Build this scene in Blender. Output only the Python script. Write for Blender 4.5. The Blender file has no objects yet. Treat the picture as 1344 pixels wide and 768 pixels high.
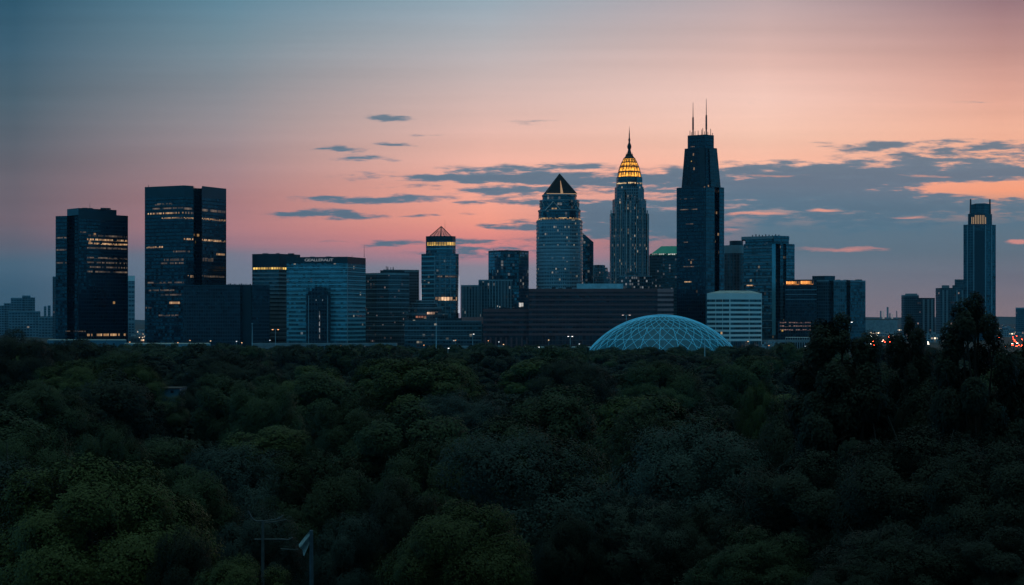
import bpy, math, random
import numpy as np
from mathutils import Vector

R = math.radians
random.seed(7)
SC = bpy.context.scene
COL = SC.collection

# ------------------------------------------------------------------ camera
FPX = 2068.0          # focal length in photo pixels (photo is 1344 wide)
HOR = 418.0           # photo row of the horizon
CZ = 32.0             # camera height above the plain
cam_d = bpy.data.cameras.new("camera")
cam = bpy.data.objects.new("camera", cam_d)
COL.objects.link(cam)
cam.location = (0, 0, CZ)
cam.rotation_euler = (R(90), 0, 0)
cam_d.sensor_width = 36.0
cam_d.lens = 36.0 * FPX / 1344.0
cam_d.shift_y = (HOR - 384.0) / 1344.0
cam_d.clip_start = 1.0
cam_d.clip_end = 60000.0
SC.camera = cam

SC.view_settings.view_transform = 'Standard'
SC.view_settings.look = 'None'
SC.view_settings.exposure = 0.0
SC.view_settings.gamma = 1.0
SC.view_settings.use_curve_mapping = False
SC.render.engine = 'CYCLES'
SC.cycles.use_denoising = True
SC.cycles.max_bounces = 5
SC.cycles.diffuse_bounces = 2
SC.cycles.glossy_bounces = 2
SC.cycles.transmission_bounces = 2
SC.cycles.volume_bounces = 0
SC.cycles.sample_clamp_indirect = 4.0


def lin(c):
    return tuple((v / 255 / 12.92) if v / 255 <= 0.04045 else ((v / 255 + 0.055) / 1.055) ** 2.4 for v in c)


class NT:
    """small helper to write node trees"""
    def __init__(s, tree):
        s.t = tree
        s.n = tree.nodes
        s.l = tree.links

    def set(s, sock, v):
        if isinstance(v, bpy.types.NodeSocket):
            s.l.new(v, sock)
        elif v is not None:
            sock.default_value = v

    def m(s, op, a, b=None, c=None, clamp=False):
        n = s.n.new('ShaderNodeMath')
        n.operation = op
        n.use_clamp = clamp
        s.set(n.inputs[0], a)
        s.set(n.inputs[1], b)
        s.set(n.inputs[2], c)
        return n.outputs[0]

    def v(s, op, a, b=None, out=0):
        n = s.n.new('ShaderNodeVectorMath')
        n.operation = op
        s.set(n.inputs[0], a)
        s.set(n.inputs[1], b)
        return n.outputs[out]

    def xyz(s, x, y, z=0.0):
        n = s.n.new('ShaderNodeCombineXYZ')
        for i, q in enumerate((x, y, z)):
            s.set(n.inputs[i], q)
        return n.outputs[0]

    def sep(s, a):
        n = s.n.new('ShaderNodeSeparateXYZ')
        s.set(n.inputs[0], a)
        return n.outputs

    def mix(s, f, a, b, blend='MIX'):
        n = s.n.new('ShaderNodeMix')
        n.data_type = 'RGBA'
        n.blend_type = blend
        s.set(n.inputs[0], f)
        for k, q in ((6, a), (7, b)):
            if isinstance(q, tuple) and len(q) == 3:
                q = (*q, 1)
            s.set(n.inputs[k], q)
        return n.outputs[2]

    def smooth(s, x, a, b, o0=0.0, o1=1.0, kind='SMOOTHSTEP'):
        n = s.n.new('ShaderNodeMapRange')
        n.interpolation_type = kind
        s.set(n.inputs[0], x)
        for i, q in zip((1, 2, 3, 4), (a, b, o0, o1)):
            s.set(n.inputs[i], q)
        return n.outputs[0]

    def ramp(s, f, stops):
        n = s.n.new('ShaderNodeValToRGB')
        cr = n.color_ramp
        cr.interpolation = 'EASE' if False else 'LINEAR'
        stops = sorted(stops)
        while len(cr.elements) < len(stops):
            cr.elements.new(0.5)
        for e, (p, c) in zip(cr.elements, stops):
            e.position = p
            e.color = (*c, 1)
        s.set(n.inputs[0], f)
        return n.outputs[0]

    def noise(s, vec, scale, detail=3.0, rough=0.5, col=False):
        n = s.n.new('ShaderNodeTexNoise')
        s.set(n.inputs['Vector'], vec)
        n.inputs['Scale'].default_value = scale
        n.inputs['Detail'].default_value = detail
        n.inputs['Roughness'].default_value = rough
        return n.outputs[1 if col else 0]


# ------------------------------------------------------------------ world: dusk sky
SUN_AZ, SUN_EL = 24.0, 1.5           # the sun has just gone down behind the skyline, to the right
world = bpy.data.worlds.new("World")
SC.world = world
world.use_nodes = True
world.node_tree.nodes.clear()
W = NT(world.node_tree)
tc = W.n.new('ShaderNodeTexCoord')
dx, dy, dz = W.sep(tc.outputs['Generated'])
ysafe = W.m('MAXIMUM', dy, 0.25)
U = W.m('MULTIPLY', W.m('DIVIDE', dx, ysafe), FPX)       # horizontal tangent, in units of 1/2068
V = W.m('MULTIPLY', W.m('DIVIDE', dz, ysafe), FPX)       # vertical tangent
COLS = [
    (-652, {418: (60, 90, 110), 380: (64, 96, 117), 345: (76, 104, 124), 325: (94, 101, 117), 290: (114, 102, 113),
            240: (107, 101, 111), 190: (92, 99, 110), 130: (76, 98, 112), 60: (60, 94, 114), 0: (46, 86, 108)}),
    (-372, {418: (112, 123, 139), 380: (114, 126, 143), 345: (118, 126, 145), 333: (122, 124, 141), 320: (160, 124, 137), 300: (178, 127, 133),
            260: (172, 128, 132), 210: (163, 138, 142), 160: (152, 144, 149), 100: (132, 141, 150), 50: (116, 140, 153), 0: (98, 136, 155)}),
    (-32, {418: (138, 133, 149), 370: (138, 141, 157), 350: (146, 140, 155), 336: (194, 132, 143), 320: (222, 137, 135), 306: (238, 147, 136), 290: (251, 162, 141),
           250: (250, 173, 152), 200: (242, 186, 170), 150: (224, 187, 178), 100: (203, 184, 182), 50: (178, 178, 183), 0: (152, 171, 184)}),
    (330, {418: (130, 124, 138), 370: (120, 126, 139), 330: (92, 119, 137), 300: (88, 118, 137), 262: (190, 155, 152), 240: (250, 172, 152),
           215: (254, 190, 165), 180: (252, 202, 180), 130: (246, 203, 189), 80: (229, 188, 178), 0: (188, 167, 169)}),
    (640, {418: (134, 120, 126), 370: (110, 115, 130), 330: (88, 113, 131), 295: (82, 114, 134), 268: (180, 142, 132), 250: (250, 162, 128),
           215: (247, 176, 148), 170: (242, 180, 155), 120: (225, 168, 152), 60: (190, 145, 140), 0: (152, 120, 127)}),
]
VF = W.m('DIVIDE', V, 900.0, clamp=True)
TOPC = (38, 66, 86)
prev = None
for i, (u0, st) in enumerate(COLS):
    stops = [((HOR - y) / 900.0, lin(c)) for y, c in st.items()] + [(1.0, lin(TOPC))]
    r = W.ramp(VF, stops)
    if prev is None:
        prev = r
    else:
        prev = W.mix(W.smooth(U, float(COLS[i - 1][0]), float(u0), kind='LINEAR'), prev, r)
front = prev
# clouds: stretched fractal noise thresholded by a coverage map (blobs: x, y, half width, half height, amount)
BLOBS = [(1160, 268, 235, 30, .78), (1010, 246, 90, 13, .40), (1240, 208, 120, 16, .40), (1318, 192, 50, 8, .42), (1170, 192, 60, 6, .30), (1040, 222, 90, 7, .34), (1305, 250, 80, 8, -.80),
         (1140, 232, 190, 15, .45), (1335, 226, 60, 9, .55), (1225, 247, 40, 4, -.35),
         (1110, 327, 55, 4, -.5), (1085, 276, 26, 2.5, -.55), (995, 280, 34, 3, -.55), (1195, 287, 30, 2.5, -.4), (1000, 312, 36, 5, -.35),
         (490, 262, 92, 5, .74), (415, 282, 56, 5, .74), (590, 233, 110, 6, .66), (660, 222, 70, 5, .44), (560, 282, 60, 2.5, .3), (520, 245, 60, 2.5, .26), (700, 236, 70, 8, .42), (512, 155, 28, 4, .74),
         (452, 198, 24, 3.4, .70), (518, 192, 22, 2.8, .66), (480, 209, 42, 3.4, .52), (690, 266, 70, 7, .40), (680, 297, 48, 6, .44),
         (740, 218, 60, 5, .34), (770, 238, 90, 8, .40), (800, 285, 66, 26, .55), (870, 232, 70, 9, .44), (700, 252, 60, 4, .34), (560, 318, 120, 5, .42), (640, 330, 90, 6, .4), (880, 290, 70, 26, .5), (640, 250, 60, 4, .3), (780, 262, 70, 5, -.34), (850, 274, 50, 3, -.3),
         (975, 136, 34, 3, .22), (700, 160, 40, 3, .2), (1270, 134, 50, 3, .2), (1130, 190, 80, 3, .2), (560, 178, 30, 2.5, .3), (430, 198, 30, 2, .28)]
warp = W.noise(W.xyz(W.m('DIVIDE', U, 110.0), W.m('DIVIDE', V, 26.0), 0.0), 1.0, 4.0, .55, col=True)
wv = W.v('MULTIPLY', W.v('SUBTRACT', warp, (.5, .5, .5)), (70.0, 20.0, 0.0))
UV2 = W.v('ADD', W.xyz(U, V, 0.0), wv)
cov = None
for bx, by, sx, sy, am in BLOBS:
    q = W.v('MULTIPLY', W.v('SUBTRACT', UV2, (bx - 672.0, HOR - by, 0.0)), (1.0 / sx, 1.0 / sy, 0.0))
    e = W.m('MULTIPLY', W.m('EXPONENT', W.m('MULTIPLY', W.v('DOT_PRODUCT', q, q, out=1), -0.85)), am)
    cov = e if cov is None else W.m('ADD', cov, e)
nz = W.noise(W.xyz(W.m('DIVIDE', U, 46.0), W.m('DIVIDE', V, 7.5), 0.0), 1.0, 7.0, .62)
nz2 = W.noise(W.xyz(W.m('DIVIDE', U, 260.0), W.m('DIVIDE', V, 26.0), 3.0), 1.0, 3.0, .5)
namp = W.m('ADD', .18, W.m('MULTIPLY', W.m('MULTIPLY', cov, 3.0, clamp=True), .82))
nsum = W.m('ADD', W.m('MULTIPLY', W.m('SUBTRACT', nz, .5), 2.1), W.m('MULTIPLY', W.m('SUBTRACT', nz2, .5), .5))
dens = W.m('ADD', cov, W.m('MULTIPLY', nsum, namp))
cl = W.smooth(dens, .12, .54)
ccol = W.ramp(W.m('DIVIDE', V, 300.0, clamp=True),
              [(0.0, lin((100, 112, 128))), (.3, lin((78, 113, 134))), (.6, lin((80, 119, 142))), (1.0, lin((112, 128, 142)))])
# thick cores a little darker, thin edges keep the glow
core = W.smooth(dens, .40, .85)
ccol = W.mix(W.m('MULTIPLY', core, .28), ccol, lin((62, 98, 122)))
front = W.mix(W.m('MULTIPLY', cl, .93), front, ccol)
STREAKS = [(1100, 329, 60, 2.8, .55), (1140, 325, 30, 2.0, .5), (1085, 276, 26, 2.2, .7), (990, 281, 34, 2.6, .8), (1195, 287, 28, 2.0, .55), (1000, 313, 34, 3.5, .5), (1332, 318, 16, 3.0, .8),
           (965, 300, 30, 2.5, .4), (840, 262, 40, 2.5, .5), (770, 255, 30, 2.5, .4), (1010, 229, 60, 2.2, .4), (1210, 232, 40, 2.4, .5), (905, 330, 40, 3.0, .45)]
sg = None
for bx, by, sx, sy, am in STREAKS:
    q = W.v('MULTIPLY', W.v('SUBTRACT', UV2, (bx - 672.0, HOR - by, 0.0)), (1.0 / sx, 1.0 / sy, 0.0))
    e = W.m('MULTIPLY', W.m('EXPONENT', W.m('MULTIPLY', W.v('DOT_PRODUCT', q, q, out=1), -0.85)), am)
    sg = e if sg is None else W.m('ADD', sg, e)
sgl = W.smooth(W.m('ADD', sg, W.m('MULTIPLY', W.m('SUBTRACT', nz, .5), W.m('MULTIPLY', sg, 3.2, clamp=True))), .18, .75)
front = W.mix(sgl, front, W.ramp(W.m('DIVIDE', V, 200.0, clamp=True), [(0.0, lin((188, 132, 138))), (.5, lin((206, 140, 136))), (1.0, lin((248, 170, 142)))]))
# faint horizontal streaking of the clear glow
stk = W.smooth(W.noise(W.xyz(W.m('DIVIDE', U, 700.0), W.m('DIVIDE', V, 24.0), 7.0), 1.0, 3.0, .5), .3, .7, .955, 1.045, 'LINEAR')
front = W.v('SCALE', front, None)
front.node.inputs['Scale'].default_value = 1.0
W.set(front.node.inputs['Scale'], stk)
# the sky behind the camera: bright blue low down, dim above, zenith brightened to light the treetops
el = W.m('MAXIMUM', dz, 0.0)
rear = W.ramp(el, [(0.0, (.030, .43, .86)), (.10, (.036, .51, .98)), (.28, (.045, .19, .31)), (.50, (.022, .05, .07)), (.74, (.045, .08, .08)), (.88, (.26, .45, .43)), (1.0, (.39, .68, .66))])
ground_side = W.smooth(dz, -0.02, 0.0)
fm = W.m('MULTIPLY', W.smooth(dy, .25, .80), W.smooth(dz, .50, .24))
sky = W.mix(fm, rear, front)
nish = W.n.new('ShaderNodeTexSky')
nish.sky_type = 'NISHITA'
nish.sun_disc = False
nish.sun_elevation = R(SUN_EL)
nish.sun_rotation = R(SUN_AZ)
sky = W.mix(ground_side, (.004, .007, .009), sky)
nb = W.n.new('ShaderNodeBackground')
W.set(nb.inputs[0], nish.outputs[0])
nb.inputs[1].default_value = 0.0015
sb = W.n.new('ShaderNodeBackground')
W.set(sb.inputs[0], sky)
sb.inputs[1].default_value = 1.0
addn = W.n.new('ShaderNodeAddShader')
W.l.new(nb.outputs[0], addn.inputs[0])
W.l.new(sb.outputs[0], addn.inputs[1])
wo = W.n.new('ShaderNodeOutputWorld')
W.l.new(addn.outputs[0], wo.inputs[0])
world.cycles.sampling_method = 'MANUAL'
world.cycles.sample_map_resolution = 512

sun_d = bpy.data.lights.new("afterglow_sun", 'SUN')
sun = bpy.data.objects.new("afterglow_sun", sun_d)
COL.objects.link(sun)
sun_d.energy = 0.05
sun_d.angle = R(12)
sun_d.color = (1.0, .62, .45)
sdir = Vector((math.sin(R(SUN_AZ)) * math.cos(R(SUN_EL)), math.cos(R(SUN_AZ)) * math.cos(R(SUN_EL)), math.sin(R(SUN_EL))))
sun.rotation_euler = sdir.to_track_quat('Z', 'Y').to_euler()


# ------------------------------------------------------------------ helpers
def X(px, d): return (px - 672.0) / FPX * d
def Z(py, d): return CZ - (py - HOR) / FPX * d
def P(px, d): return (X(px, d), d)


def thing(name, label, cat, loc=(0, 0, 0), group=None, rz=0.0):
    o = bpy.data.objects.new(name, None)
    COL.objects.link(o)
    o.empty_display_size = 1.0
    o.location = loc
    o.rotation_euler = (0, 0, rz)
    o['label'] = label
    o['category'] = cat
    if group:
        o['group'] = group
    return o


class MB:
    """collects verts / faces / uvs / material slots and makes ONE mesh object"""
    def __init__(s):
        s.v, s.f, s.uv, s.mi = [], [], [], []

    def face(s, pts, uvs=None, mi=0):
        b = len(s.v)
        s.v += [tuple(p) for p in pts]
        s.f.append(tuple(range(b, b + len(pts))))
        s.uv += list(uvs) if uvs else [(p[0] + p[1], p[2]) for p in pts]
        s.mi.append(mi)

    def loft(s, rings, roof=1, base=True, closed=True, u0=0.0):
        """rings: list of (poly [(x,y)..], z or list of z). walls get uv in metres, top gets slot roof"""
        rr = []
        for poly, z in rings:
            zs = z if isinstance(z, (list, tuple)) else [z] * len(poly)
            rr.append([(p[0], p[1], q) for p, q in zip(poly, zs)])
        n = len(rr[0])
        us = [u0]
        for i in range(n):
            a, b = rr[0][i], rr[0][(i + 1) % n]
            us.append(us[-1] + math.hypot(b[0] - a[0], b[1] - a[1]))
        for k in range(len(rr) - 1):
            lo, hi = rr[k], rr[k + 1]
            for i in range(n if closed else n - 1):
                j = (i + 1) % n
                s.face([lo[i], lo[j], hi[j], hi[i]],
                       [(us[i], lo[i][2]), (us[i + 1], lo[j][2]), (us[i + 1], hi[j][2]), (us[i], hi[i][2])], 0)
        if roof is not None:
            s.face(rr[-1], None, roof)
            if base:
                s.face(rr[0][::-1], None, roof)

    def box(s, x0, x1, y0, y1, z0, z1, mi=0, top=None):
        s.loft([([(x0, y0), (x1, y0), (x1, y1), (x0, y1)], z0), ([(x0, y0), (x1, y0), (x1, y1), (x0, y1)], z1)], roof=mi if top is None else top)

    def tube(s, pts, r, n=6, mi=0, cap=True):
        """round bar along points; r one radius or a list"""
        rs = r if isinstance(r, (list, tuple)) else [r] * len(pts)
        pv = [Vector(p) for p in pts]
        rings = []
        for i, p in enumerate(pv):
            t = (pv[min(i + 1, len(pv) - 1)] - pv[max(i - 1, 0)]).normalized()
            up = Vector((0, 0, 1)) if abs(t.z) < .9 else Vector((1, 0, 0))
            a = t.cross(up).normalized()
            b = t.cross(a)
            rings.append([p + (a * math.cos(2 * math.pi * k / n) + b * math.sin(2 * math.pi * k / n)) * rs[i] for k in range(n)])
        for i in range(len(rings) - 1):
            for k in range(n):
                j = (k + 1) % n
                s.face([rings[i][k], rings[i + 1][k], rings[i + 1][j], rings[i][j]], None, mi)
        if cap:
            s.face(rings[0], None, mi)
            s.face(rings[-1][::-1], None, mi)

    def build(s, name, mats, parent=None, smooth=False):
        if not isinstance(mats, (list, tuple)):
            mats = [mats]
        off = Vector((0, 0, 0))
        q = parent
        while q is not None:
            off += q.location
            q = q.parent
        me = bpy.data.meshes.new(name)
        me.from_pydata([(a - off.x, b - off.y, c - off.z) for a, b, c in s.v], [], s.f)
        uvl = me.uv_layers.new(name="UVMap")
        uvl.data.foreach_set('uv', np.array(s.uv, dtype=np.float32).ravel())
        for m in mats:
            me.materials.append(m)
        me.polygons.foreach_set('material_index', [min(i, len(mats) - 1) for i in s.mi])
        if smooth:
            me.polygons.foreach_set('use_smooth', [True] * len(s.f))
        me.update()
        o = bpy.data.objects.new(name, me)
        COL.objects.link(o)
        o.parent = parent
        return o


# ------------------------------------------------------------------ materials
def newmat(name):
    m = bpy.data.materials.new(name)
    m.use_nodes = True
    m.node_tree.nodes.clear()
    t = NT(m.node_tree)
    out = t.n.new('ShaderNodeOutputMaterial')
    p = t.n.new('ShaderNodeBsdfPrincipled')
    t.l.new(p.outputs[0], out.inputs[0])
    return m, t, p


def plain(name, col, rough=.7, metal=0.0, var=.25, scale=.15):
    m, t, p = newmat(name)
    g = t.n.new('ShaderNodeNewGeometry')
    n = t.noise(g.outputs['Position'], scale, 4.0, .6)
    k = t.smooth(n, .3, .7, 1 - var, 1 + var, 'LINEAR')
    v = t.v('SCALE', (*col,), None)
    t.set(v.node.inputs['Scale'], k)
    t.set(p.inputs['Base Color'], v)
    p.inputs['Roughness'].default_value = rough
    p.inputs['Metallic'].default_value = metal
    return m


def facade(name, glass, frame, floor=3.9, bay=3.0, span=.35, mull=.15, ior=1.5, rough=.12, lit=.0, lcol=(1, .55, .2), ls=1.2, var=.35, tilt=.03, framer=.6, rowlit=0.0, stain=.25):
    """curtain wall on metre uv: floors, bays, spandrels, mullions, panes that differ a little, some lit"""
    m, t, p = newmat(name)
    uv = t.n.new('ShaderNodeUVMap')
    u, v, _ = t.sep(uv.outputs[0])
    fu, fv = t.m('DIVIDE', u, bay), t.m('DIVIDE', v, floor)
    cu, cv = t.m('FLOOR', fu), t.m('FLOOR', fv)
    ru, rv = t.m('FRACT', fu), t.m('FRACT', fv)
    mask = t.m('MULTIPLY', t.m('GREATER_THAN', rv, span), t.m('GREATER_THAN', ru, mull))
    wn = t.n.new('ShaderNodeTexWhiteNoise')
    wn.noise_dimensions = '3D'
    t.set(wn.inputs['Vector'], t.xyz(cu, cv, .5))
    wr = t.n.new('ShaderNodeTexWhiteNoise')
    wr.noise_dimensions = '1D'
    t.set(wr.inputs['W'], cv)
    rnd = wn.outputs['Value']
    big = t.noise(t.xyz(t.m('MULTIPLY', u, .03), t.m('MULTIPLY', v, .03), 0.0), 1.0, 3.0, .6)
    k = t.m('MULTIPLY', t.smooth(rnd, 0, 1, 1 - var, 1 + var, 'LINEAR'), t.smooth(big, .3, .7, 1 - stain, 1 + stain, 'LINEAR'))
    gc = t.v('SCALE', (*glass,), None)
    t.set(gc.node.inputs['Scale'], k)
    fc = t.v('SCALE', (*frame,), None)
    t.set(fc.node.inputs['Scale'], t.smooth(big, .3, .7, 1 - stain, 1 + stain, 'LINEAR'))
    t.set(p.inputs['Base Color'], t.mix(mask, fc, gc))
    t.set(p.inputs['Roughness'], t.smooth(mask, 0, 1, framer, rough, 'LINEAR'))
    p.inputs['IOR'].default_value = ior
    geo = t.n.new('ShaderNodeNewGeometry')
    tv = t.v('MULTIPLY', t.v('SUBTRACT', wn.outputs['Color'], (.5, .5, .5)), (tilt, tilt, tilt * 2.5))
    t.set(p.inputs['Normal'], t.v('NORMALIZE', t.v('ADD', geo.outputs['Normal'], tv)))
    if lit > 0 or rowlit > 0:
        wn2 = t.n.new('ShaderNodeTexWhiteNoise')
        wn2.noise_dimensions = '3D'
        t.set(wn2.inputs['Vector'], t.xyz(cu, cv, 7.5))
        on = t.m('LESS_THAN', wn2.outputs['Value'], lit)
        if rowlit > 0:
            row = t.m('LESS_THAN', wr.outputs['Value'], rowlit)
            on = t.m('MAXIMUM', on, t.m('MULTIPLY', row, t.m('LESS_THAN', wn2.outputs['Value'], .45)))
        p.inputs['Emission Color'].default_value = (*lcol, 1)
        st = t.m('MULTIPLY', t.m('MULTIPLY', on, mask), t.m('MULTIPLY', t.m('POWER', rnd, 2.0), ls))
        t.set(p.inputs['Emission Strength'], st)
    return m


def glow(name, col, s, bay=2.4, on=.75, dark=(.01, .015, .02), vfl=None, patt=True, col2=None):
    """lit windows / lamps: bays on metre uv, some off, differing brightness"""
    m, t, p = newmat(name)
    p.inputs['Base Color'].default_value = (*dark, 1)
    p.inputs['Roughness'].default_value = .4
    if not patt:
        p.inputs['Emission Color'].default_value = (*col, 1)
        p.inputs['Emission Strength'].default_value = s
        return m
    uv = t.n.new('ShaderNodeUVMap')
    u, v, _ = t.sep(uv.outputs[0])
    fu = t.m('DIVIDE', u, bay)
    cv = t.m('FLOOR', t.m('DIVIDE', v, vfl or 3.9))
    wn = t.n.new('ShaderNodeTexWhiteNoise')
    wn.noise_dimensions = '2D'
    t.set(wn.inputs['Vector'], t.xyz(t.m('FLOOR', fu), cv, 0.0))
    seg = t.noise(t.xyz(t.m('DIVIDE', u, 16.0), t.m('MULTIPLY', cv, 3.7), 0.0), 1.0, 2.0, .5)
    lit = t.m('MULTIPLY', t.m('LESS_THAN', wn.outputs['Value'], on), t.m('GREATER_THAN', t.m('FRACT', fu), .22))
    k = t.m('MULTIPLY', lit, t.smooth(wn.outputs['Value'], 0, on, .45, 1.2, 'LINEAR'))
    k = t.m('MULTIPLY', k, t.smooth(seg, .36, .62, .25, 1.25))
    p.inputs['Emission Color'].default_value = (*col, 1)
    if col2:
        t.set(p.inputs['Emission Color'], t.mix(wn.outputs['Value'], col, col2))
    t.set(p.inputs['Emission Strength'], t.m('MULTIPLY', k, s))
    return m


M = {}
M['roof'] = plain('roof_gravel', (.05, .055, .06), .9)
M['pale_roof'] = plain('pale_roof_membrane', (.42, .48, .5), .7)
M['dark_metal'] = plain('dark_metal', (.035, .04, .045), .45, .4)
M['steel'] = plain('pale_steel', (.5, .53, .55), .45, .3)
M['white'] = plain('white_panel', (.82, .82, .80), .6, var=.08, scale=.05)
M['concrete'] = plain('concrete', (.3, .31, .32), .85)
M['pale_stone'] = plain('pale_stone', (.46, .48, .48), .8)
M['dark_stone'] = plain('dark_stone', (.05, .055, .065), .5)
M['black_glass'] = facade('black_glass_curtain_wall', (.005, .013, .026), (.012, .024, .038), 3.9, 3.0, .3, .12, 1.42, .14, lit=.004, ls=.35, stain=.3)
M['dark_block'] = facade('dark_block_wall', (.005, .012, .024), (.034, .052, .070), 3.7, 2.6, .38, .3, 1.38, .2, lit=.003, ls=.3)
M['amber_row'] = glow('amber_office_row', (1.0, .50, .20), .62, 1.7, .72, col2=(1.0, .66, .38))
M['dim_row'] = glow('dim_office_row', (.85, .58, .40), .15, 1.7, .75)
M['yellow_row'] = glow('bright_yellow_row', (1.0, .60, .14), 1.0, 3.2, .97)
M['white_row'] = glow('pale_lit_row', (.85, .86, .80), .55, 2.4, .7)
M['band_dark'] = plain('dark_band', (.012, .02, .03), .4)
M['band_blue'] = plain('blue_spandrel_glass', (.17, .44, .52), .3, var=.15, scale=.05)
M['band_grey'] = plain('grey_spandrel', (.24, .32, .36), .5, var=.15)
M['band_plum'] = plain('plum_brick_band', (.19, .070, .070), .75, var=.2)
M['band_pink'] = plain('pink_tinted_band', (.46, .20, .19), .75, var=.15)
M['gold'] = glow('gold_crown_light', (1.0, .58, .12), 2.0, patt=False)


# ------------------------------------------------------------------ building tools
def closed(front, depth, inset=1.5):
    """front: [(px, d)..] left to right as seen from the camera; closes it behind. CCW from above"""
    a = [P(px, d) for px, d in front]
    dm = max(d for _, d in front) + depth
    s = 1 if front[-1][0] > front[0][0] else -1
    return a + [P(front[-1][0] - inset * s, dm), P(front[0][0] + inset * s, dm)]


def wallpt(front, px):
    for (pa, da), (pb, db) in zip(front[:-1], front[1:]):
        if min(pa, pb) - 1e-6 <= px <= max(pa, pb) + 1e-6 and pb != pa:
            (ax, ay), (bx, by) = P(pa, da), P(pb, db)
            k = (px - 672.0) / FPX
            den = (bx - ax) - k * (by - ay)
            t = 0 if abs(den) < 1e-9 else (k * ay - ax) / den
            return (ax + t * (bx - ax), ay + t * (by - ay))
    pa, da = min(front, key=lambda q: abs(q[0] - px))
    return P(pa, da)


def strip(mb, front, px0, px1, z0, z1, out=.4, thick=None, mi=0):
    """a band that follows the front wall, standing `out` metres proud of it"""
    xs = [px0] + [q[0] for q in front if px0 < q[0] < px1] + [px1]
    pts = [wallpt(front, q) for q in xs]
    fr = []
    for x, y in pts:
        L = math.hypot(x, y)
        fr.append((x - x / L * out, y - y / L * out))
    bk = [(x + x / math.hypot(x, y) * .3, y + y / math.hypot(x, y) * .3) for x, y in pts]
    poly = fr + bk[::-1]
    mb.loft([(poly, z0), (poly, z1)], roof=mi)


def band(root, name, front, px0, px1, y0, y1, mat, out=.4, dref=None):
    d = dref or wallpt(front, (px0 + px1) / 2)[1]
    mb = MB()
    strip(mb, front, px0, px1, Z(max(y0, y1), d), Z(min(y0, y1), d), out)
    return mb.build(name, mat, root)


def block(root, name, front, ytop, dref, mats, depth=40.0, ybot=None, zb=None, inset=1.5, tops=None):
    """a walled volume; ytop photo row of its top at depth dref"""
    fp = closed(front, depth, inset)
    mb = MB()
    z0 = (Z(ybot, dref) if ybot is not None else 0.0) if zb is None else zb
    z1 = Z(ytop, dref)
    mb.loft([(fp, z0), (fp, z1)])
    return mb.build(name, mats, root)


def ngon(cx, d, hw, n=8, rot=0.0, power=None, squash=1.0):
    """polygon (CCW) round photo column cx at depth d with half width hw px"""
    r = hw / FPX * d
    out = []
    for k in range(n):
        a = rot + 2 * math.pi * k / n
        c, s = math.cos(a), math.sin(a)
        if power:
            c = math.copysign(abs(c) ** power, c)
            s = math.copysign(abs(s) ** power, s)
        out.append((X(cx, d) + r * c, d + r * s * squash))
    return out


def mast(root, name, px, d, y0, y1, r0, r1, mat, n=6, dy=0.0):
    mb = MB()
    x = X(px, d)
    za, zb = Z(y0, d), Z(y1, d)
    mb.tube([(x, d + dy, za), (x, d + dy, (za + zb) / 2), (x, d + dy, zb)], [r0, (r0 + r1) / 2, r1], n)
    return mb.build(name, mat, root)


def tower(name, label, cx, d, cat='skyscraper', group=None):
    return thing(name, label, cat, (X(cx, d), d, 0.0), group)


def rooftop(root, px0, px1, d, ytop, n, mat, seed=0, hmax=3.0, zroof=None):
    rnd = random.Random(seed)
    for k in range(n):
        px = px0 + (px1 - px0) * (k + rnd.random() * .8) / n
        h = hmax * (.4 + .6 * rnd.random())
        z = Z(ytop, d) if zroof is None else zroof
        w = rnd.uniform(1.5, 3.5)
        x = X(px, d)
        mb = MB()
        mb.box(x - w, x + w, d + 3, d + 7 + rnd.random() * 3, z - .3, z + h)
        mb.build('rooftop_unit', mat, root)


SKYLINE_NAMES = []     # (px0, px1, phrase) for the labels of the trees below


def col(px0, px1, phrase): SKYLINE_NAMES.append((px0, px1, phrase))


# ---- 1  dark slab with amber rows, far left
t = tower('office_tower', 'black glass office slab with two stacks of amber lit rows and a raised roof box', 120, 1700)
fr = [(73, 1728), (88, 1722), (89, 1732), (102, 1730), (103, 1700), (168, 1745)]
block(t, 'curtain_wall', fr, 281.5, 1700, [M['black_glass'], M['roof']], 70)
block(t, 'penthouse', [(88, 1724), (103, 1704), (153, 1737)], 273, 1704, [M['band_dark'], M['roof']], 50, zb=Z(281.5, 1700) - .2)
rooftop(t, 106, 150, 1716, 273, 4, M['dark_metal'], 12, 1.6, Z(273, 1704))
mast(t, 'antenna', 118, 1718, 273, 266, .22, .1, M['dark_metal'])
band(t, 'parapet', fr, 103, 168, 281.6, 289, M['band_dark'], .5)
for i, y in enumerate((310, 315.2, 320.4, 326)):
    band(t, 'lit_window_row', fr, 114, 167, y - 1.1, y + 1.1, M['amber_row'] if i in (1, 2) else M['dim_row'], .25)
for i, y in enumerate((339, 345, 351, 357)):
    band(t, 'lit_window_row', fr, 114, 167, y - 1, y + 1, M['dim_row'], .25)
band(t, 'lit_window_row', fr, 105, 113, 304, 306, M['dim_row'], .25)
for y in (312, 328, 345):
    band(t, 'lit_window_row', fr, 74, 87, y - 1, y + 1, M['dim_row'], .25)
band(t, 'lit_window_row', fr, 114, 165, 438, 441, M['amber_row'], .25)
band(t, 'lit_window_row', fr, 84, 112, 434, 435.4, M['dim_row'], .25)
band(t, 'corner_recess', fr, 102.2, 103, 283, 446, M['band_dark'], .1)
col(60, 172, 'black office slab')

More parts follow.
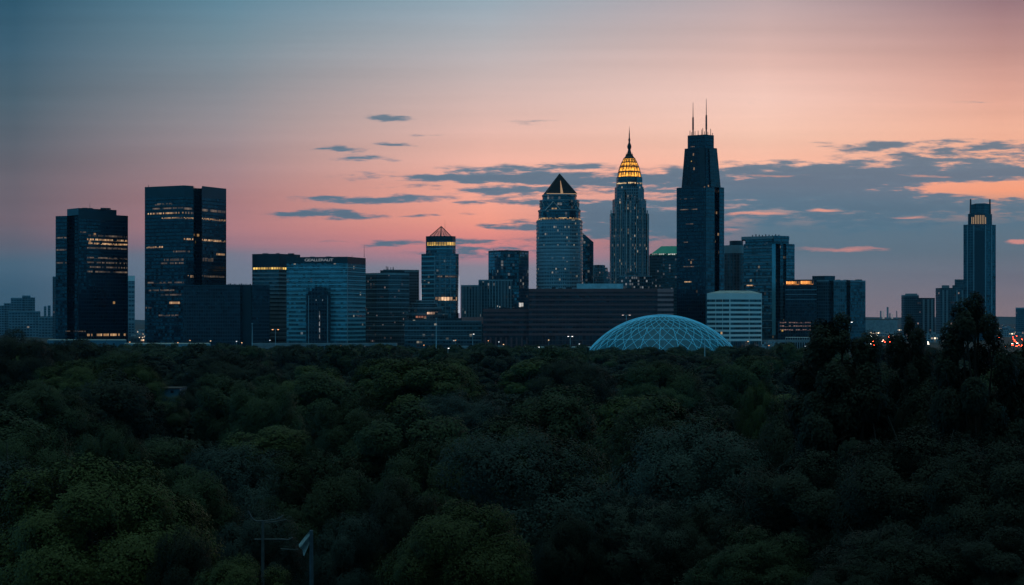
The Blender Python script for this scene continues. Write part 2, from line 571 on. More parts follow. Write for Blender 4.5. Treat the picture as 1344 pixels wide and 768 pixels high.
# ---- 2  tall dark tower with a notched corner
t = tower('office_tower', 'tallest black tower of the west cluster with a deep vertical notch and scattered amber rows', 243, 1720)
fr = [(190, 1722), (241, 1700), (254, 1708), (257, 1730), (264, 1733), (265, 1716), (297, 1752)]
block(t, 'curtain_wall', fr, 244, 1700, [M['black_glass'], M['roof']], 70)
band(t, 'parapet', fr, 190, 254, 244.2, 259, M['band_dark'], .4)
band(t, 'parapet', fr, 265, 297, 246, 261, M['band_dark'], .4)
for a, b, y, h, mt in ((203, 226, 268, 1.2, 'dim_row'), (192, 241, 280, 1.0, 'amber_row'), (200, 240, 273.5, .9, 'dim_row'), (212, 240, 286.2, .9, 'amber_row'), (241, 254, 274, 1.3, 'dim_row'), (241, 254, 279.5, 1.3, 'dim_row'),
                       (241, 254, 286.5, 1, 'amber_row'), (265, 296, 277, 1.5, 'dim_row'), (265, 296, 288.5, 1.2, 'amber_row'), (241, 253.5, 314, 1.1, 'amber_row'),
                       (265, 296, 316, 1.2, 'amber_row'), (192, 214, 324.5, 1, 'amber_row'), (284, 295, 334, 1.2, 'amber_row'), (227, 249, 330, 1, 'dim_row'),
                       (215, 241, 341, 1.4, 'dim_row'), (266, 280, 341, 2.2, 'dim_row'), (211, 241, 345.5, 1, 'dim_row'), (192, 241, 371, 1, 'dim_row'), (246, 254, 363, 1.5, 'amber_row'),
                       (265, 294, 363, 1.2, 'dim_row'), (242, 254, 375.5, 1.2, 'amber_row'), (195, 229, 381, 1, 'dim_row'), (211, 239, 387, 1, 'dim_row'), (222, 236, 397.5, 1.4, 'amber_row'), (208, 234, 414, 1, 'dim_row'), (191, 199, 404, 1, 'dim_row')):
    band(t, 'lit_window_row', fr, a, b, y - h, y + h, M[mt], .25)
mast(t, 'antenna', 195, 1735, 246, 242.5, .3, .2, M['dark_metal'])
rooftop(t, 200, 250, 1740, 246, 3, M['dark_metal'], 3, 1.5, Z(244, 1700))
col(180, 240, 'tall notched black tower')

# ---- 3  low dark block in front of it
t = tower('office_block', 'low black block against the foot of the notched tower with a spiky roof edge', 297, 1640, 'office block')
fr = [(241, 1640), (315, 1632), (317, 1642), (330, 1642), (331, 1634), (354, 1650)]
block(t, 'curtain_wall', fr, 374, 1632, [M['dark_block'], M['roof']], 50)
band(t, 'recess_panel', fr, 317.2, 329.8, 378, 452, M['band_dark'], .15)
band(t, 'coping', fr, 241, 354, 373.8, 375.6, M['band_dark'], .5)
for k in range(12):
    mb = MB()
    x = X(297 + k * 2.9, 1650)
    mb.box(x - .5 - (k % 3) * .2, x + .5, 1648, 1650, Z(374, 1632) - .2, Z(374, 1632) + .8 + (k * 7 % 5) * .25)
    mb.build('roof_finial', M['dark_metal'], t)
for k, (px, y) in enumerate(((205, 445), (241.5, 446), (316.5, 446), (236, 433), (207, 446))):
    pass
col(240, 330, 'low black block')

# ---- 4  striped block with bright yellow line
m4 = facade('striped_grey_wall', (.02, .035, .045), (.11, .15, .18), 4.3, 3.0, .45, .1, 1.5, .15, var=.3)
t = tower('office_building', 'striped mid-rise with a continuous bright yellow lit line below its dark flat top', 362, 1760, 'office building')
fr = [(331, 1765), (366, 1755), (394, 1785)]
block(t, 'striped_wall', fr, 333, 1755, [m4, M['roof']], 60)
band(t, 'attic', fr, 331, 394, 333.2, 350.5, M['band_dark'], .5, 1755)
band(t, 'lit_line', fr, 331.5, 376, 351, 353.6, M['yellow_row'], .35)
for k in range(17):
    y = 358 + k * 5.2
    band(t, 'floor_band', fr, 331, 376, y, y + 1.9, M['band_grey'], .35)
rooftop(t, 340, 385, 1770, 333, 3, M['dark_metal'], 5, 1.4, Z(333, 1755))

# ---- 5  teal glass headquarters with the roof sign and arched portal
m5 = facade('teal_glass_wall', (.035, .12, .16), (.06, .18, .22), 4.6, 2.6, .3, .08, 1.75, .10, lit=0.024, lcol=(.9, .8, .6), ls=0.25, var=.35)
t = tower('headquarters_building', 'teal glass headquarters with white roof lettering and a dark gabled portal up its front', 428, 1660, 'office building')
fr = [(376, 1664), (456, 1650), (480, 1690)]
block(t, 'glass_wall', fr, 338.5, 1650, [m5, M['roof']], 55)
band(t, 'sign_fascia', fr, 376, 480, 337, 345.5, M['band_dark'], .8, 1650)
for k in range(18):
    y = 350.5 + k * 5.55
    hgt = 1.4 + .8 * min(1, k / 12)
    if y > 376:
        band(t, 'floor_band', fr, 376.3, 401.5, y, y + hgt, M['band_blue'], .3, 1660)
        band(t, 'floor_band', fr, 434, 456, y, y + hgt, M['band_blue'], .3, 1654)
    else:
        band(t, 'floor_band', fr, 376.3, 456, y, y + hgt, M['band_blue'], .3, 1657)
    band(t, 'floor_band', fr, 456.3, 480, y, y + hgt, M['band_blue'], .3, 1657)
band(t, 'corner_mullion', fr, 455.4, 456.4, 345, 450, M['band_grey'], .5)
pt = MB()
pf = [(402, 1652), (433, 1650)]
for a, b, yt in ((402, 433, 386), (405, 430, 382), (409, 426, 378.5), (413, 422, 376.5)):
    fp = [P(a, 1646 - (386 - yt) * .05), P(b, 1646 - (386 - yt) * .05), P(b, 1662), P(a, 1662)]
    pt.loft([(fp, 0), (fp, Z(yt, 1646))])
po = pt.build('portal', [M['dark_block'], M['roof']], t)
for px in (404.5, 429.6):
    mb = MB()
    strip(mb, [(402, 1645.6), (433, 1645.6)], px, px + .9, 0, Z(388, 1646), .3)
    mb.build('portal_jamb', M['band_grey'], po)
mb = MB()
strip(mb, [(402, 1645.6), (433, 1645.6)], 418.6, 420.2, Z(447, 1646), Z(405, 1646), .3)
mb.build('stair_light_strip', glow('stair_lights', (.7, .75, .8), .35, 1.0, .5, vfl=2.2), po)
for px in (414.5, 423):
    mb = MB()
    strip(mb, [(402, 1645.6), (433, 1645.6)], px, px + .8, Z(395, 1646), Z(393, 1646), .3)
    mb.build('portal_lamp', glow('portal_lamp', (.5, .65, .75), .25, patt=False), po)
fc = bpy.data.curves.new('sign', 'FONT')
fc.body = 'GEALLERALIT'
fc.size = 3.9
fc.extrude = .12
fc.space_character = .86
fc.align_x = 'CENTER'
fc.align_y = 'CENTER'
fo = bpy.data.objects.new('sign_tmp', fc)
COL.objects.link(fo)
dg = bpy.context.evaluated_depsgraph_get()
sm = bpy.data.meshes.new_from_object(fo.evaluated_get(dg))
bpy.data.objects.remove(fo)
sm.materials.clear()
sm.materials.append(glow('sign_white', (.75, .85, .95), .22, patt=False))
so = bpy.data.objects.new('sign_lettering', sm)
COL.objects.link(so)
so.parent = t
a = wallpt(fr, 400)
b = wallpt(fr, 437.5)
wdt = max(v.co.x for v in sm.vertices) - min(v.co.x for v in sm.vertices)
sx = math.hypot(b[0] - a[0], b[1] - a[1]) / wdt
so.scale = (sx, 1.0, 1)
so.rotation_euler = (R(90), 0, math.atan2(b[1] - a[1], b[0] - a[0]))
so.location = Vector(((a[0] + b[0]) / 2, (a[1] + b[1]) / 2 - 1.15, Z(341.2, 1650))) - t.location
mast(t, 'antenna', 478, 1700, 338, 321, .28, .12, M['dark_metal'])
rooftop(t, 385, 450, 1675, 338, 6, M['dark_metal'], 14, 2.2, Z(338, 1655))
mast(t, 'antenna', 462, 1690, 338, 335, .2, .12, M['dark_metal'])
col(330, 480, 'teal glass headquarters')

# ---- 6  two grey grid buildings beside it
m6 = facade('grey_grid_wall', (.02, .035, .045), (.085, .12, .145), 3.6, 2.4, .42, .36, 1.5, .2, lit=0.100, lcol=(.75, .55, .5), ls=0.17)
t = tower('office_building', 'grey gridded office with a bowed front just east of the teal headquarters', 510, 1800, 'office building')
fr = [(480, 1815), (494, 1803), (510, 1800), (526, 1806), (537, 1818)]
block(t, 'gridded_wall', fr, 358.5, 1800, [m6, M['roof']], 40)
band(t, 'cornice', fr, 480, 537, 358.2, 361, M['band_grey'], .5, 1800)
for k in range(13):
    y = 367 + k * 6
    band(t, 'floor_band', fr, 480, 537, y, y + 1.2, M['band_grey'], .3, 1805)
block(t, 'roof_house', [(499, 1818), (531, 1820)], 354.8, 1818, [M['dark_metal'], M['roof']], 15, zb=Z(358.5, 1800) - .2)
m6b = facade('mauve_slab_wall', (.03, .04, .05), (.16, .17, .21), 3.6, 2.8, .5, .4, 1.45, .25)
t = tower('office_slab', 'plain mauve grey slab standing behind the bowed gridded office', 528, 1960, 'office building')
fr = [(503, 1960), (550, 1975)]
block(t, 'slab_wall', fr, 354, 1960, [m6b, M['roof']], 40)
band(t, 'parapet', fr, 503, 550, 353.8, 357, M['band_grey'], .5, 1960)
for k, (px, y) in enumerate(((507, 349.5), (509, 350), (513, 351), (516, 350.5))):
    mast(t, 'rooftop_mast', px, 1965, 354.2, y, .9 if k % 2 else .4, .4, M['dark_metal'])
col(480, 545, 'bowed grey office')

# ---- 7  blue tower with a pyramid top
m7 = facade('blue_grid_wall', (.03, .085, .12), (.06, .13, .17), 3.8, 3.0, .36, .22, 1.65, .14, lit=0.060, lcol=(.8, .75, .6), ls=0.20)
t = tower('pyramid_tower', 'blue glass tower with a small open pyramid roof and a yellow lit collar', 578, 1900)
fr = [(553, 1910), (570, 1900), (598, 1904), (602, 1912)]
block(t, 'glass_wall', fr, 333, 1900, [m7, M['roof']], 40, inset=.5)
f2 = [(559, 1908), (572, 1901), (594, 1903), (598, 1910)]
block(t, 'upper_stage', f2, 310, 1901, [m7, M['roof']], 32, zb=Z(333, 1900) - .2, inset=.5)
band(t, 'stage_parapet', f2, 559, 598, 309.8, 316.5, M['band_dark'], .4, 1901)
band(t, 'lit_collar', f2, 560, 597.6, 317.8, 322.2, M['yellow_row'], .3, 1901)
band(t, 'floor_band', f2, 559, 598, 326, 327.2, M['band_blue'], .3, 1901)
for k in range(13):
    y = 336 + k * 6
    band(t, 'floor_band', fr, 553, 570, y, y + 1.8, M['band_blue'], .25, 1904)
    band(t, 'floor_band', fr, 570.4, 602, y, y + .8, M['band_grey'], .25, 1902)
for px in (570, 577, 584, 591):
    band(t, 'pier', fr, px, px + .9, 335, 440, M['band_grey'], .45)
band(t, 'lit_window_row', fr, 570.5, 600, 390, 394.5, glow('orange_lobby_row', (1.0, .60, .34), 1.1, 3.6, .8), .5)
band(t, 'lit_window_row', fr, 573, 600, 362, 364, M['dim_row'], .5)
py = MB()
pb = closed([(564, 1912), (579, 1905), (592, 1912)], 24, 0)
ap = (X(579, 1915), 1918, Z(297, 1915))
zb = Z(310, 1901)
bs = [(*q, zb) for q in (P(563.5, 1915), P(578, 1904), P(592.5, 1915), P(579, 1930))]
for i in range(4):
    py.tube([bs[i], ap], .55, 5)
    py.tube([bs[i], bs[(i + 1) % 4]], .45, 5)
    for k in (.33, .66):
        mid = [bs[i][j] * (1 - k) + bs[(i + 1) % 4][j] * k for j in range(3)]
        py.tube([mid, [mid[j] * .45 + ap[j] * .55 for j in range(3)]], .22, 4)
pyo = py.build('pyramid_frame', M['dark_metal'], t)
pg = MB()
for i in range(4):
    pg.face([bs[i], bs[(i + 1) % 4], ap])
mg, tg, pp = newmat('pyramid_glass')
pp.inputs['Base Color'].default_value = (.30, .26, .26, 1)
pp.inputs['Roughness'].default_value = .2
pp.inputs['Alpha'].default_value = .28
pg.build('pyramid_glazing', mg, pyo)
mast(t, 'antenna', 584, 1920, 310, 289, .25, .1, M['dark_metal'])
m_edge = glow('corner_light', (.80, .84, .95), 1.1, patt=False)
for px, y0, y1 in ((553, 372, 394), (602.4, 362, 411)):
    mb = MB()
    x, y = P(px, 1912)
    mb.loft([(ngon(px, 1911, .55, 5), Z(y1, 1911)), (ngon(px, 1911, .12, 5), Z(y0, 1911))])
    mb.build('corner_light', m_edge, t)
col(545, 605, 'small pyramid topped tower')

# ---- 8  terraced pavilion and low long office in front
m8 = facade('dark_terrace_wall', (.02, .035, .045), (.07, .11, .135), 3.8, 3.2, .4, .15, 1.5, .2, lit=0.040, lcol=(.9, .8, .6), ls=0.25)
t = tower('terraced_building', 'rounded terraced building stepping back in pale rings under the small pyramid tower', 556, 1760, 'office building')
for i, (a, b, yb, yt) in enumerate(((533, 588, 450, 412), (536, 580, 412, 404), (540, 574, 404, 398), (546, 570, 398, 394.5))):
    cx, hw = (a + b) / 2, (b - a) / 2
    fp = ngon(cx, 1765, hw, 20, 0, .8)
    mb = MB()
    mb.loft([(fp, max(0, Z(yb, 1765) - .1)), (fp, Z(yt, 1765))])
    mb.build('terrace', [m8, M['roof']], t)
    mb = MB()
    mb.loft([(ngon(cx, 1765, hw + .5, 20, 0, .8), Z(yt, 1765) - .9), (ngon(cx, 1765, hw + .5, 20, 0, .8), Z(yt, 1765) + .35)])
    mb.build('terrace_rim', [M['band_grey'], M['roof']], t)
fr = [(545, 1742), (575, 1738)]
band(t, 'lit_window_row', [(558, 1737), (575, 1737)], 560, 574.5, 409.5, 412.5, glow('terrace_lights', (1.0, .6, .4), 1.0, 2.2, .75), .3)
band(t, 'lit_canopy', [(544, 1736), (562, 1736)], 545, 560, 414.8, 417.2, glow('reddish_canopy', (1.0, .38, .22), .5, 3, .9), .3)

t = tower('low_office', 'long low dark office with thin pale floor lines beside the plum brick block', 580, 1690, 'office building')
fr = [(531, 1700), (632, 1690)]
block(t, 'wall', fr, 421, 1690, [m8, M['roof']], 30)
for k in range(5):
    band(t, 'floor_band', fr, 531, 632, 421 + k * 6.2, 422 + k * 6.2, M['band_grey'], .4, 1695)
block(t, 'roof_house', [(584, 1702), (606, 1702)], 417.5, 1702, [M['band_dark'], M['roof']], 12, zb=Z(421, 1690) - .1)
block(t, 'stair_tower', [(606, 1698), (634, 1700)], 416.5, 1698, [M['band_pink'], M['roof']], 14, zb=Z(425, 1690) - .1)
band(t, 'lit_window', fr, 594, 597, 446.6, 447.6, M['white_row'], .5)
col(530, 632, 'long low dark office')

# ---- 9  fluted stepped building and blue glass tower
m9 = facade('fluted_wall', (.02, .05, .065), (.10, .15, .18), 3.7, 3.4, .2, .45, 1.55, .2, lit=0.100, lcol=(.8, .8, .75), ls=0.17)
t = tower('stepped_building', 'fluted stepped residential block against the blue glass tower', 638, 1870, 'apartment building')
fr = [(605, 1880), (630, 1870), (641, 1880)]
block(t, 'lower_wing', fr, 374.5, 1870, [m9, M['roof']], 25)
f2 = [(628, 1876), (655, 1868), (673, 1876)]
block(t, 'upper_wing', f2, 367.5, 1868, [m9, M['roof']], 25, inset=0)
for px in range(607, 640, 4):
    band(t, 'pier', fr, px, px + 1.0, 376, 440, M['band_grey'], .5)
for px in range(642, 672, 4):
    band(t, 'pier', f2, px, px + 1.0, 369, 440, M['band_grey'], .5)
band(t, 'cornice', f2, 628, 673, 367, 369, M['band_grey'], .7, 1868)
band(t, 'cornice', fr, 605, 628, 374, 376, M['band_grey'], .7, 1870)
for px, y in ((652, 401), (648, 404), (655, 402)):
    band(t, 'lit_window', f2, px, px + 1.4, y, y + 1.6, M['white_row'], .6)

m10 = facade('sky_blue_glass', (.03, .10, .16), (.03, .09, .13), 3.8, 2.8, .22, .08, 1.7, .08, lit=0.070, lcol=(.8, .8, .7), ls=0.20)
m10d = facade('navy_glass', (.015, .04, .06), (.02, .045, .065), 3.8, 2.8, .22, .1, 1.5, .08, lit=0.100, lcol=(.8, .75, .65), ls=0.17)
t = tower('glass_tower', 'three sided blue glass tower with a flat top behind the fluted block', 667, 1920)
fr = [(641, 1935), (658, 1925)]
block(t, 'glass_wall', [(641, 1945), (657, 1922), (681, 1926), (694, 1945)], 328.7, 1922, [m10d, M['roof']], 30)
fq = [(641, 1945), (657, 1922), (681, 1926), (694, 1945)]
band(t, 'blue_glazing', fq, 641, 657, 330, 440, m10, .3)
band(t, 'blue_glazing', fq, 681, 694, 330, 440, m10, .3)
band(t, 'parapet', fq, 641, 694, 328.4, 331, M['band_dark'], .5, 1922)
mb = MB()
band(t, 'lower_glazing', fq, 672, 693, 382, 404, m10, .6)
band(t, 'floodlit_panel', fq, 681, 687, 397.5, 403, glow('floodlit_panel', (.95, .9, .85), .9, 2.0, .9), .8)
rooftop(t, 652, 690, 1945, 329, 4, M['dark_metal'], 19, 1.6, Z(328.7, 1922))
mast(t, 'antenna', 648, 1940, 330, 326, .3, .2, M['dark_metal'])
col(632, 694, 'blue glass tower')

# ---- 10  plum brick banded complex
m11 = facade('plum_window_band', (.030, .012, .016), (.10, .042, .046), 4.8, 3.4, .12, .08, 1.45, .25, var=.3)
t = tower('brick_complex', 'long plum brick complex with dark window bands, low wing stepping up to a broad block', 760, 1600, 'office building')
fl = [(634, 1612), (694, 1606)]
fh = [(694, 1600), (863, 1592)]
fp_ = [(863, 1590), (884, 1588)]
block(t, 'low_wing', fl, 405.5, 1606, [m11, M['roof']], 40)
block(t, 'main_block', fh, 379.2, 1596, [m11, M['roof']], 60)
block(t, 'east_wing', fp_, 379.6, 1589, [m11, M['roof']], 60)
for k in range(10):
    y = 379 + k * 6.5
    hh = 4.2 if k == 0 else 2.7
    band(t, 'brick_band', fh, 694, 863, y, y + hh, M['band_plum'], .5, 1596)
    if k < 8:
        band(t, 'brick_band', fp_, 863, 884, y, y + hh + .6, M['band_pink'], .6, 1589)  # pink evening light put into the east wing's band colour
for k in range(6):
    y = 405.3 + k * 6.5
    band(t, 'brick_band', fl, 634, 694, y, y + (4.0 if k == 0 else 2.7), M['band_plum'], .5, 1609)
rooftop(t, 700, 750, 1625, 379, 5, M['dark_metal'], 15, 2.6, Z(379.2, 1596))
rooftop(t, 822, 860, 1625, 379, 4, M['dark_metal'], 16, 2.2, Z(379.2, 1596))
rooftop(t, 640, 690, 1635, 405, 4, M['dark_metal'], 17, 2.2, Z(405.5, 1606))
for k in range(9):
    band(t, 'arcade_pier', fl, 636 + k * 6.8, 638.4 + k * 6.8, 443, 456, M['band_plum'], .9, 1609)
block(t, 'roof_penthouse', [(757, 1612), (800, 1608), (818, 1618)], 372.3, 1608, [plain('pale_blue_cladding', (.38, .58, .64), .5), M['pale_roof']], 20, zb=Z(379.2, 1596) - .2)
col(694, 775, 'plum brick complex')

# ---- 11  round tower with the big pyramid
m12 = facade('ringed_tower_wall', (.01, .05, .08), (.36, .46, .52), 4.2, 2.2, .42, .3, 1.55, .2, lit=0.100, lcol=(1.0, .85, .6), ls=0.25)
t = tower('pyramid_skyscraper', 'round shouldered tower of pale rings under a big dark pyramid with lit gables', 734, 1900)
D = 1915
def ring(hw, n=28): return ngon(734.2, D, hw, n, math.pi / 4, .72)
SQ = math.cos(math.pi / 4) ** .72
def stage(name, hw, yb, yt, mt, hw2=None):
    mb = MB()
    mb.loft([(ring(hw), max(0, Z(yb, D))), (ring(hw2 or hw), Z(yt, D))])
    return mb.build(name, [mt, M['roof']], t)
stage('round_shaft', 30.2, 460, 290, m12)
stage('shoulder_stage', 27.6, 290.2, 277, m10d)
stage('gable_stage', 25.6, 277.2, 264, m10d)
stage('neck_stage', 22.4, 264.2, 256.3, m10d)
for k in range(22):
    y = 291.5 + k * 4.9
    mb = MB()
    mb.loft([(ring(30.5), Z(y + 1.1, D)), (ring(30.5), Z(y - .3, D))])
    mb.build('floor_ring', [M['band_grey'], M['band_grey']], t)
for hw, y in ((28.2, 277), (26.2, 264), (23.0, 257)):
    mb = MB()
    mb.loft([(ring(hw), Z(y + .9, D)), (ring(hw), Z(y - .4, D))])
    mb.build('cornice', [M['band_grey'], M['roof']], t)
g_warm = glow('gable_uplight', (1.0, .62, .28), .8, 1.6, .8)
g_line = glow('pyramid_uplight', (.95, .62, .36), .42, patt=False)
mb = MB()
mb.loft([(ring(27.9), Z(289.4, D)), (ring(27.9), Z(287.2, D))], roof=0)
mb.build('lit_collar', g_warm, t)
fyf = D - 25.6 / FPX * D * 1.02
for cx, w in ((726, 10.5), (755, 7)):
    mb = MB()
    yy = D - 26 / FPX * D
    a3 = [(X(cx - w, yy), yy - .6, Z(276.4, yy)), (X(cx, yy), yy - .6, Z(264.8, yy)), (X(cx + w, yy), yy - .6, Z(276.4, yy))]
    if cx > 740:
        a3 = [(p[0], p[1] + 11, p[2]) for p in a3]
    mb.tube(a3, .75, 5)
    g = mb.build('gable_frame', M['steel'], t)
    mb = MB()
    mb.face([(q[0] * .999, q[1] + .3, q[2] - .3) for q in (a3[0], a3[2], a3[1])])
    mb.build('gable_glazing', m10d, g)
    mb = MB()
    k0, k1 = a3[0], a3[2]
    c0 = [(k0[j] * .72 + k1[j] * .28) for j in range(3)]
    c1 = [(k0[j] * .28 + k1[j] * .72) for j in range(3)]
    mb.face([(c0[0], c0[1] - .1, c0[2] + .3), (c1[0], c1[1] - .1, c1[2] + .3), (c1[0], c1[1] - .1, c1[2] + 3.2), (c0[0], c0[1] - .1, c0[2] + 3.2)], [(0, 0), (14, 0), (14, 3), (0, 3)])
    mb.build('gable_light', g_warm, g)
mb = MB()
zr = ring(26.0, 36)
mb.tube([(*q, Z(266.5 if k % 2 else 272.5, D)) for k, q in enumerate(zr + zr[:1])], .32, 4)
mb.build('chevron_band', M['steel'], t)
pbz = Z(256.2, D)
zap = Z(228, D)
bq = ngon(734.5, D, 30.8, 4, -math.pi / 2 + .10)
# rotate the square base so that a face looks at the camera
bq = ngon(734.5, D, 28.5, 4, math.pi / 4 + .12)
mb = MB()
apx = (X(734.5, D), D, zap)
for i in range(4):
    a_, b_ = bq[i], bq[(i + 1) % 4]
    L = math.hypot(a_[0] - b_[0], a_[1] - b_[1])
    mb.face([(*a_, pbz), (*b_, pbz), apx], [(0, 0), (L, 0), (L / 2, 26)], 0)
mb.face([(*q, pbz) for q in bq[::-1]], None, 0)
mpy = facade('pyramid_roof_glass', (.008, .014, .022), (.014, .022, .030), 3.0, 3.0, .2, .12, 1.25, .6)
pyr = mb.build('pyramid_roof', [mpy], t)
mb = MB()
for i in range(4):
    mb.tube([(*bq[i], pbz), apx], .35, 5)
mb.build('pyramid_hip', M['dark_metal'], pyr)
mb = MB()
fa, fb = sorted(bq, key=lambda q: q[1])[:2]
if fa[0] > fb[0]:
    fa, fb = fb, fa
mb.tube([(fa[0], fa[1] - .5, pbz + .3), (fb[0], fb[1] - .5, pbz + .3)], .38, 5)
mb.build('eave_light', g_line, pyr)
mx, my = (fa[0] + fb[0]) / 2, (fa[1] + fb[1]) / 2
def onface(h, s):
    k = h
    bx = (mx + (fb[0] - fa[0]) / 2 * s) * (1 - k) + apx[0] * k
    by = (my + (fb[1] - fa[1]) / 2 * s) * (1 - k) + apx[1] * k
    return (bx, by - .35, pbz + (zap - pbz) * k)
mb = MB()
mb.face([onface(.02, -.09), onface(.02, .09), onface(.66, .03), onface(.66, -.03)])
mb.build('slit_light', glow('slit_light', (.95, .55, .28), .38, patt=False), pyr)
col(700, 768, 'big pyramid tower')

# ---- 12  slanted dark tower and stepped dome block behind
t = tower('slanted_tower', 'dark narrow tower with a steep sloping top tucked behind the big pyramid tower', 771, 2050)
fp = closed([(760, 2060), (779, 2055)], 30)
mb = MB()
mb.loft([(fp, 0), (fp, [Z(301, 2055), Z(318, 2055), Z(318, 2055), Z(301, 2055)])])
mb.build('glass_wall', [m10d, m10d], t)
mb = MB()
strip(mb, [(760, 2060), (779, 2055)], 778.2, 779, 0, Z(319, 2055), .3)
mb.build('edge_fin', M['band_grey'], t)
t = tower('stepped_dome_building', 'squat round building stepping up to a flat dome between the pyramid and golden towers', 786, 2200, 'office building')
for hw, yb, yt in ((17.5, 460, 366), (15, 366, 357), (12, 357, 351.5), (8, 351.5, 348)):
    mb = MB()
    mb.loft([(ngon(786, 2220, hw, 20), max(0, Z(yb, 2220) - .1)), (ngon(786, 2220, hw * .97, 20), Z(yt, 2220))])
    mb.build('round_stage', [m6, M['roof']], t)
for k in range(5):
    mb = MB()
    x = X(777 + k * 4.2, 2210)
    mb.box(x - .5, x + .5, 2209, 2211, Z(351, 2220) - .2, Z(349.5 - (k % 3) * .8, 2220))
    mb.build('roof_finial', M['dark_metal'], t)

# ---- 13  the golden crowned tower
m13 = facade('ribbed_stone_wall', (.01, .03, .045), (.19, .23, .26), 3.6, 2.7, .3, .42, 1.5, .2, lit=.16, lcol=(1.0, .80, .58), ls=.36, stain=.15)
t = tower('golden_crown_tower', 'ribbed stone tower with setbacks, glowing gold crown and a needle spire', 826, 1850)
D = 1860
CX = 826.0
def octo(hw, rot=.12): return ngon(CX, D, hw / math.cos(math.pi / 8) * .985, 8, math.pi / 8 + rot)
for hw, yb, yt in ((24.6, 460, 281), (21.2, 281.2, 262), (18.4, 262.2, 246)):
    mb = MB()
    mb.loft([(octo(hw), max(0, Z(yb, D))), (octo(hw), Z(yt, D))])
    mb.build('shaft_stage', [m13, M['roof']], t)
mb = MB()
mb.loft([(octo(16.4), Z(246.2, D)), (octo(16.2), Z(233.2, D))])
mb.build('crown_drum', [m10d, M['roof']], t)
# projecting bays with stepped tops
for px, w, yt, fwd in ((804, 3.4, 283, 12), (811, 3.2, 268, 20), (818, 2.4, 252, 22), (831, 4.2, 258, 25), (840, 2.8, 266, 22), (846, 2.6, 276, 15)):
    mb = MB()
    d0 = D - 24.6 / FPX * D + (25 - fwd) * .45 - 1.2
    x0, x1 = X(px - w / 2 - .6, d0), X(px + w / 2 + .6, d0)
    mb.box(x0, x1, d0, d0 + 14, 0, Z(yt, d0))
    mb.box(x0 + 1, x1 - 1, d0 + 1.2, d0 + 12, Z(yt, d0), Z(yt - 3.5, d0))
    mb.build('projecting_bay', [m13, M['roof']], t)
for k, px in enumerate((802, 807.5, 814.5, 822, 827, 835.5, 843, 849.5)):
    mb = MB()
    d0 = D - 24 / FPX * D - .4
    d0 += abs(px - CX) ** 2 / 55
    x0 = X(px, d0)
    mb.box(x0 - .5, x0 + .5, d0 - 2.4, d0 + 2, 0, Z(286 - (6 - abs(k - 3.5)) * 4, d0))
    mb.build('pier', M['pale_stone'], t)
mb = MB()
mb.loft([(octo(16.7), Z(242.4, D)), (octo(16.7), Z(240.6, D))], roof=0)
mb.build('lit_collar', glow('collar_lights', (1.0, .68, .34), 1.1, 1.9, .72), t)
# crown: three lit tiers of lattice with dark rings
def goldmat():
    m, tt, p = newmat('gold_lattice')
    uv = tt.n.new('ShaderNodeUVMap')
    u, v, _ = tt.sep(uv.outputs[0])
    tri = tt.m('ABSOLUTE', tt.m('SUBTRACT', tt.m('FRACT', tt.m('DIVIDE', u, 3.6)), .5))
    hh = tt.m('FRACT', tt.m('DIVIDE', tt.m('SUBTRACT', v, Z(233, D)), 7.2))
    dd = tt.m('SUBTRACT', tt.m('MULTIPLY', tri, 2.0), tt.m('SUBTRACT', 1.05, hh))
    on = tt.smooth(dd, -.20, .12, 1.0, .16)
    nzz = tt.noise(tt.xyz(u, v, 0.0), .35, 2.0, .5)
    p.inputs['Base Color'].default_value = (.10, .06, .02, 1)
    p.inputs['Roughness'].default_value = .4
    p.inputs['Emission Color'].default_value = (1.0, .40, .045, 1)
    tt.set(p.inputs['Emission Strength'], tt.m('MULTIPLY', on, tt.smooth(nzz, .35, .65, .8, 2.2)))
    return m
mgold = goldmat()
prof = [(15.6, 233.4), (14.6, 226.5), (12.6, 219.5), (10.0, 213.5), (7.2, 208.0)]
for (h0, y0), (h1, y1) in zip(prof[:-1], prof[1:]):
    mb = MB()
    mb.loft([(ngon(CX, D, h0 * .96, 16), Z(y0, D)), (ngon(CX, D, h1 * .96, 16), Z(y1, D))], roof=1)
    mb.build('crown_tier', [mgold, M['dark_metal']], t)
for h0, y0 in prof:
    mb = MB()
    mb.loft([(ngon(CX, D, h0 + .35, 16), Z(y0 + .7, D)), (ngon(CX, D, h0 + .35, 16), Z(y0 - .7, D))], roof=0)
    mb.build('crown_ring', M['dark_metal'], t)
for k in range(16):
    a = 2 * math.pi * k / 16
    mb = MB()
    pts = []
    for h0, y0 in prof:
        r = h0 / FPX * D + .15
        pts.append((X(CX, D) + r * math.cos(a), D + r * math.sin(a), Z(y0, D)))
    mb.tube(pts, .28, 4)
    mb.build('crown_rib', M['dark_metal'], t)
mb = MB()
lath = [(7.2, 208), (5.6, 205.5), (4.2, 204.5), (4.6, 203), (3.2, 202), (2.2, 199), (1.7, 196), (2.6, 194.5), (2.8, 192), (2.2, 190), (1.2, 187.5), (1.1, 185), (1.6, 184), (.8, 181), (.7, 176), (.35, 171), (.08, 165.5)]
mb.loft([(ngon(CX, D, h, 10), Z(y, D)) for h, y in lath])
sp = mb.build('spire', [M['dark_metal'], M['dark_metal']], t)
for s in (-1, 1):
    mb = MB()
    x = X(CX + s * 5.3, D)
    mb.tube([(x, D, Z(207, D)), (x - s * 1.5, D, Z(200, D))], [.35, .1], 5)
    mb.build('pinnacle', M['dark_metal'], sp)
col(795, 855, 'golden crowned tower')

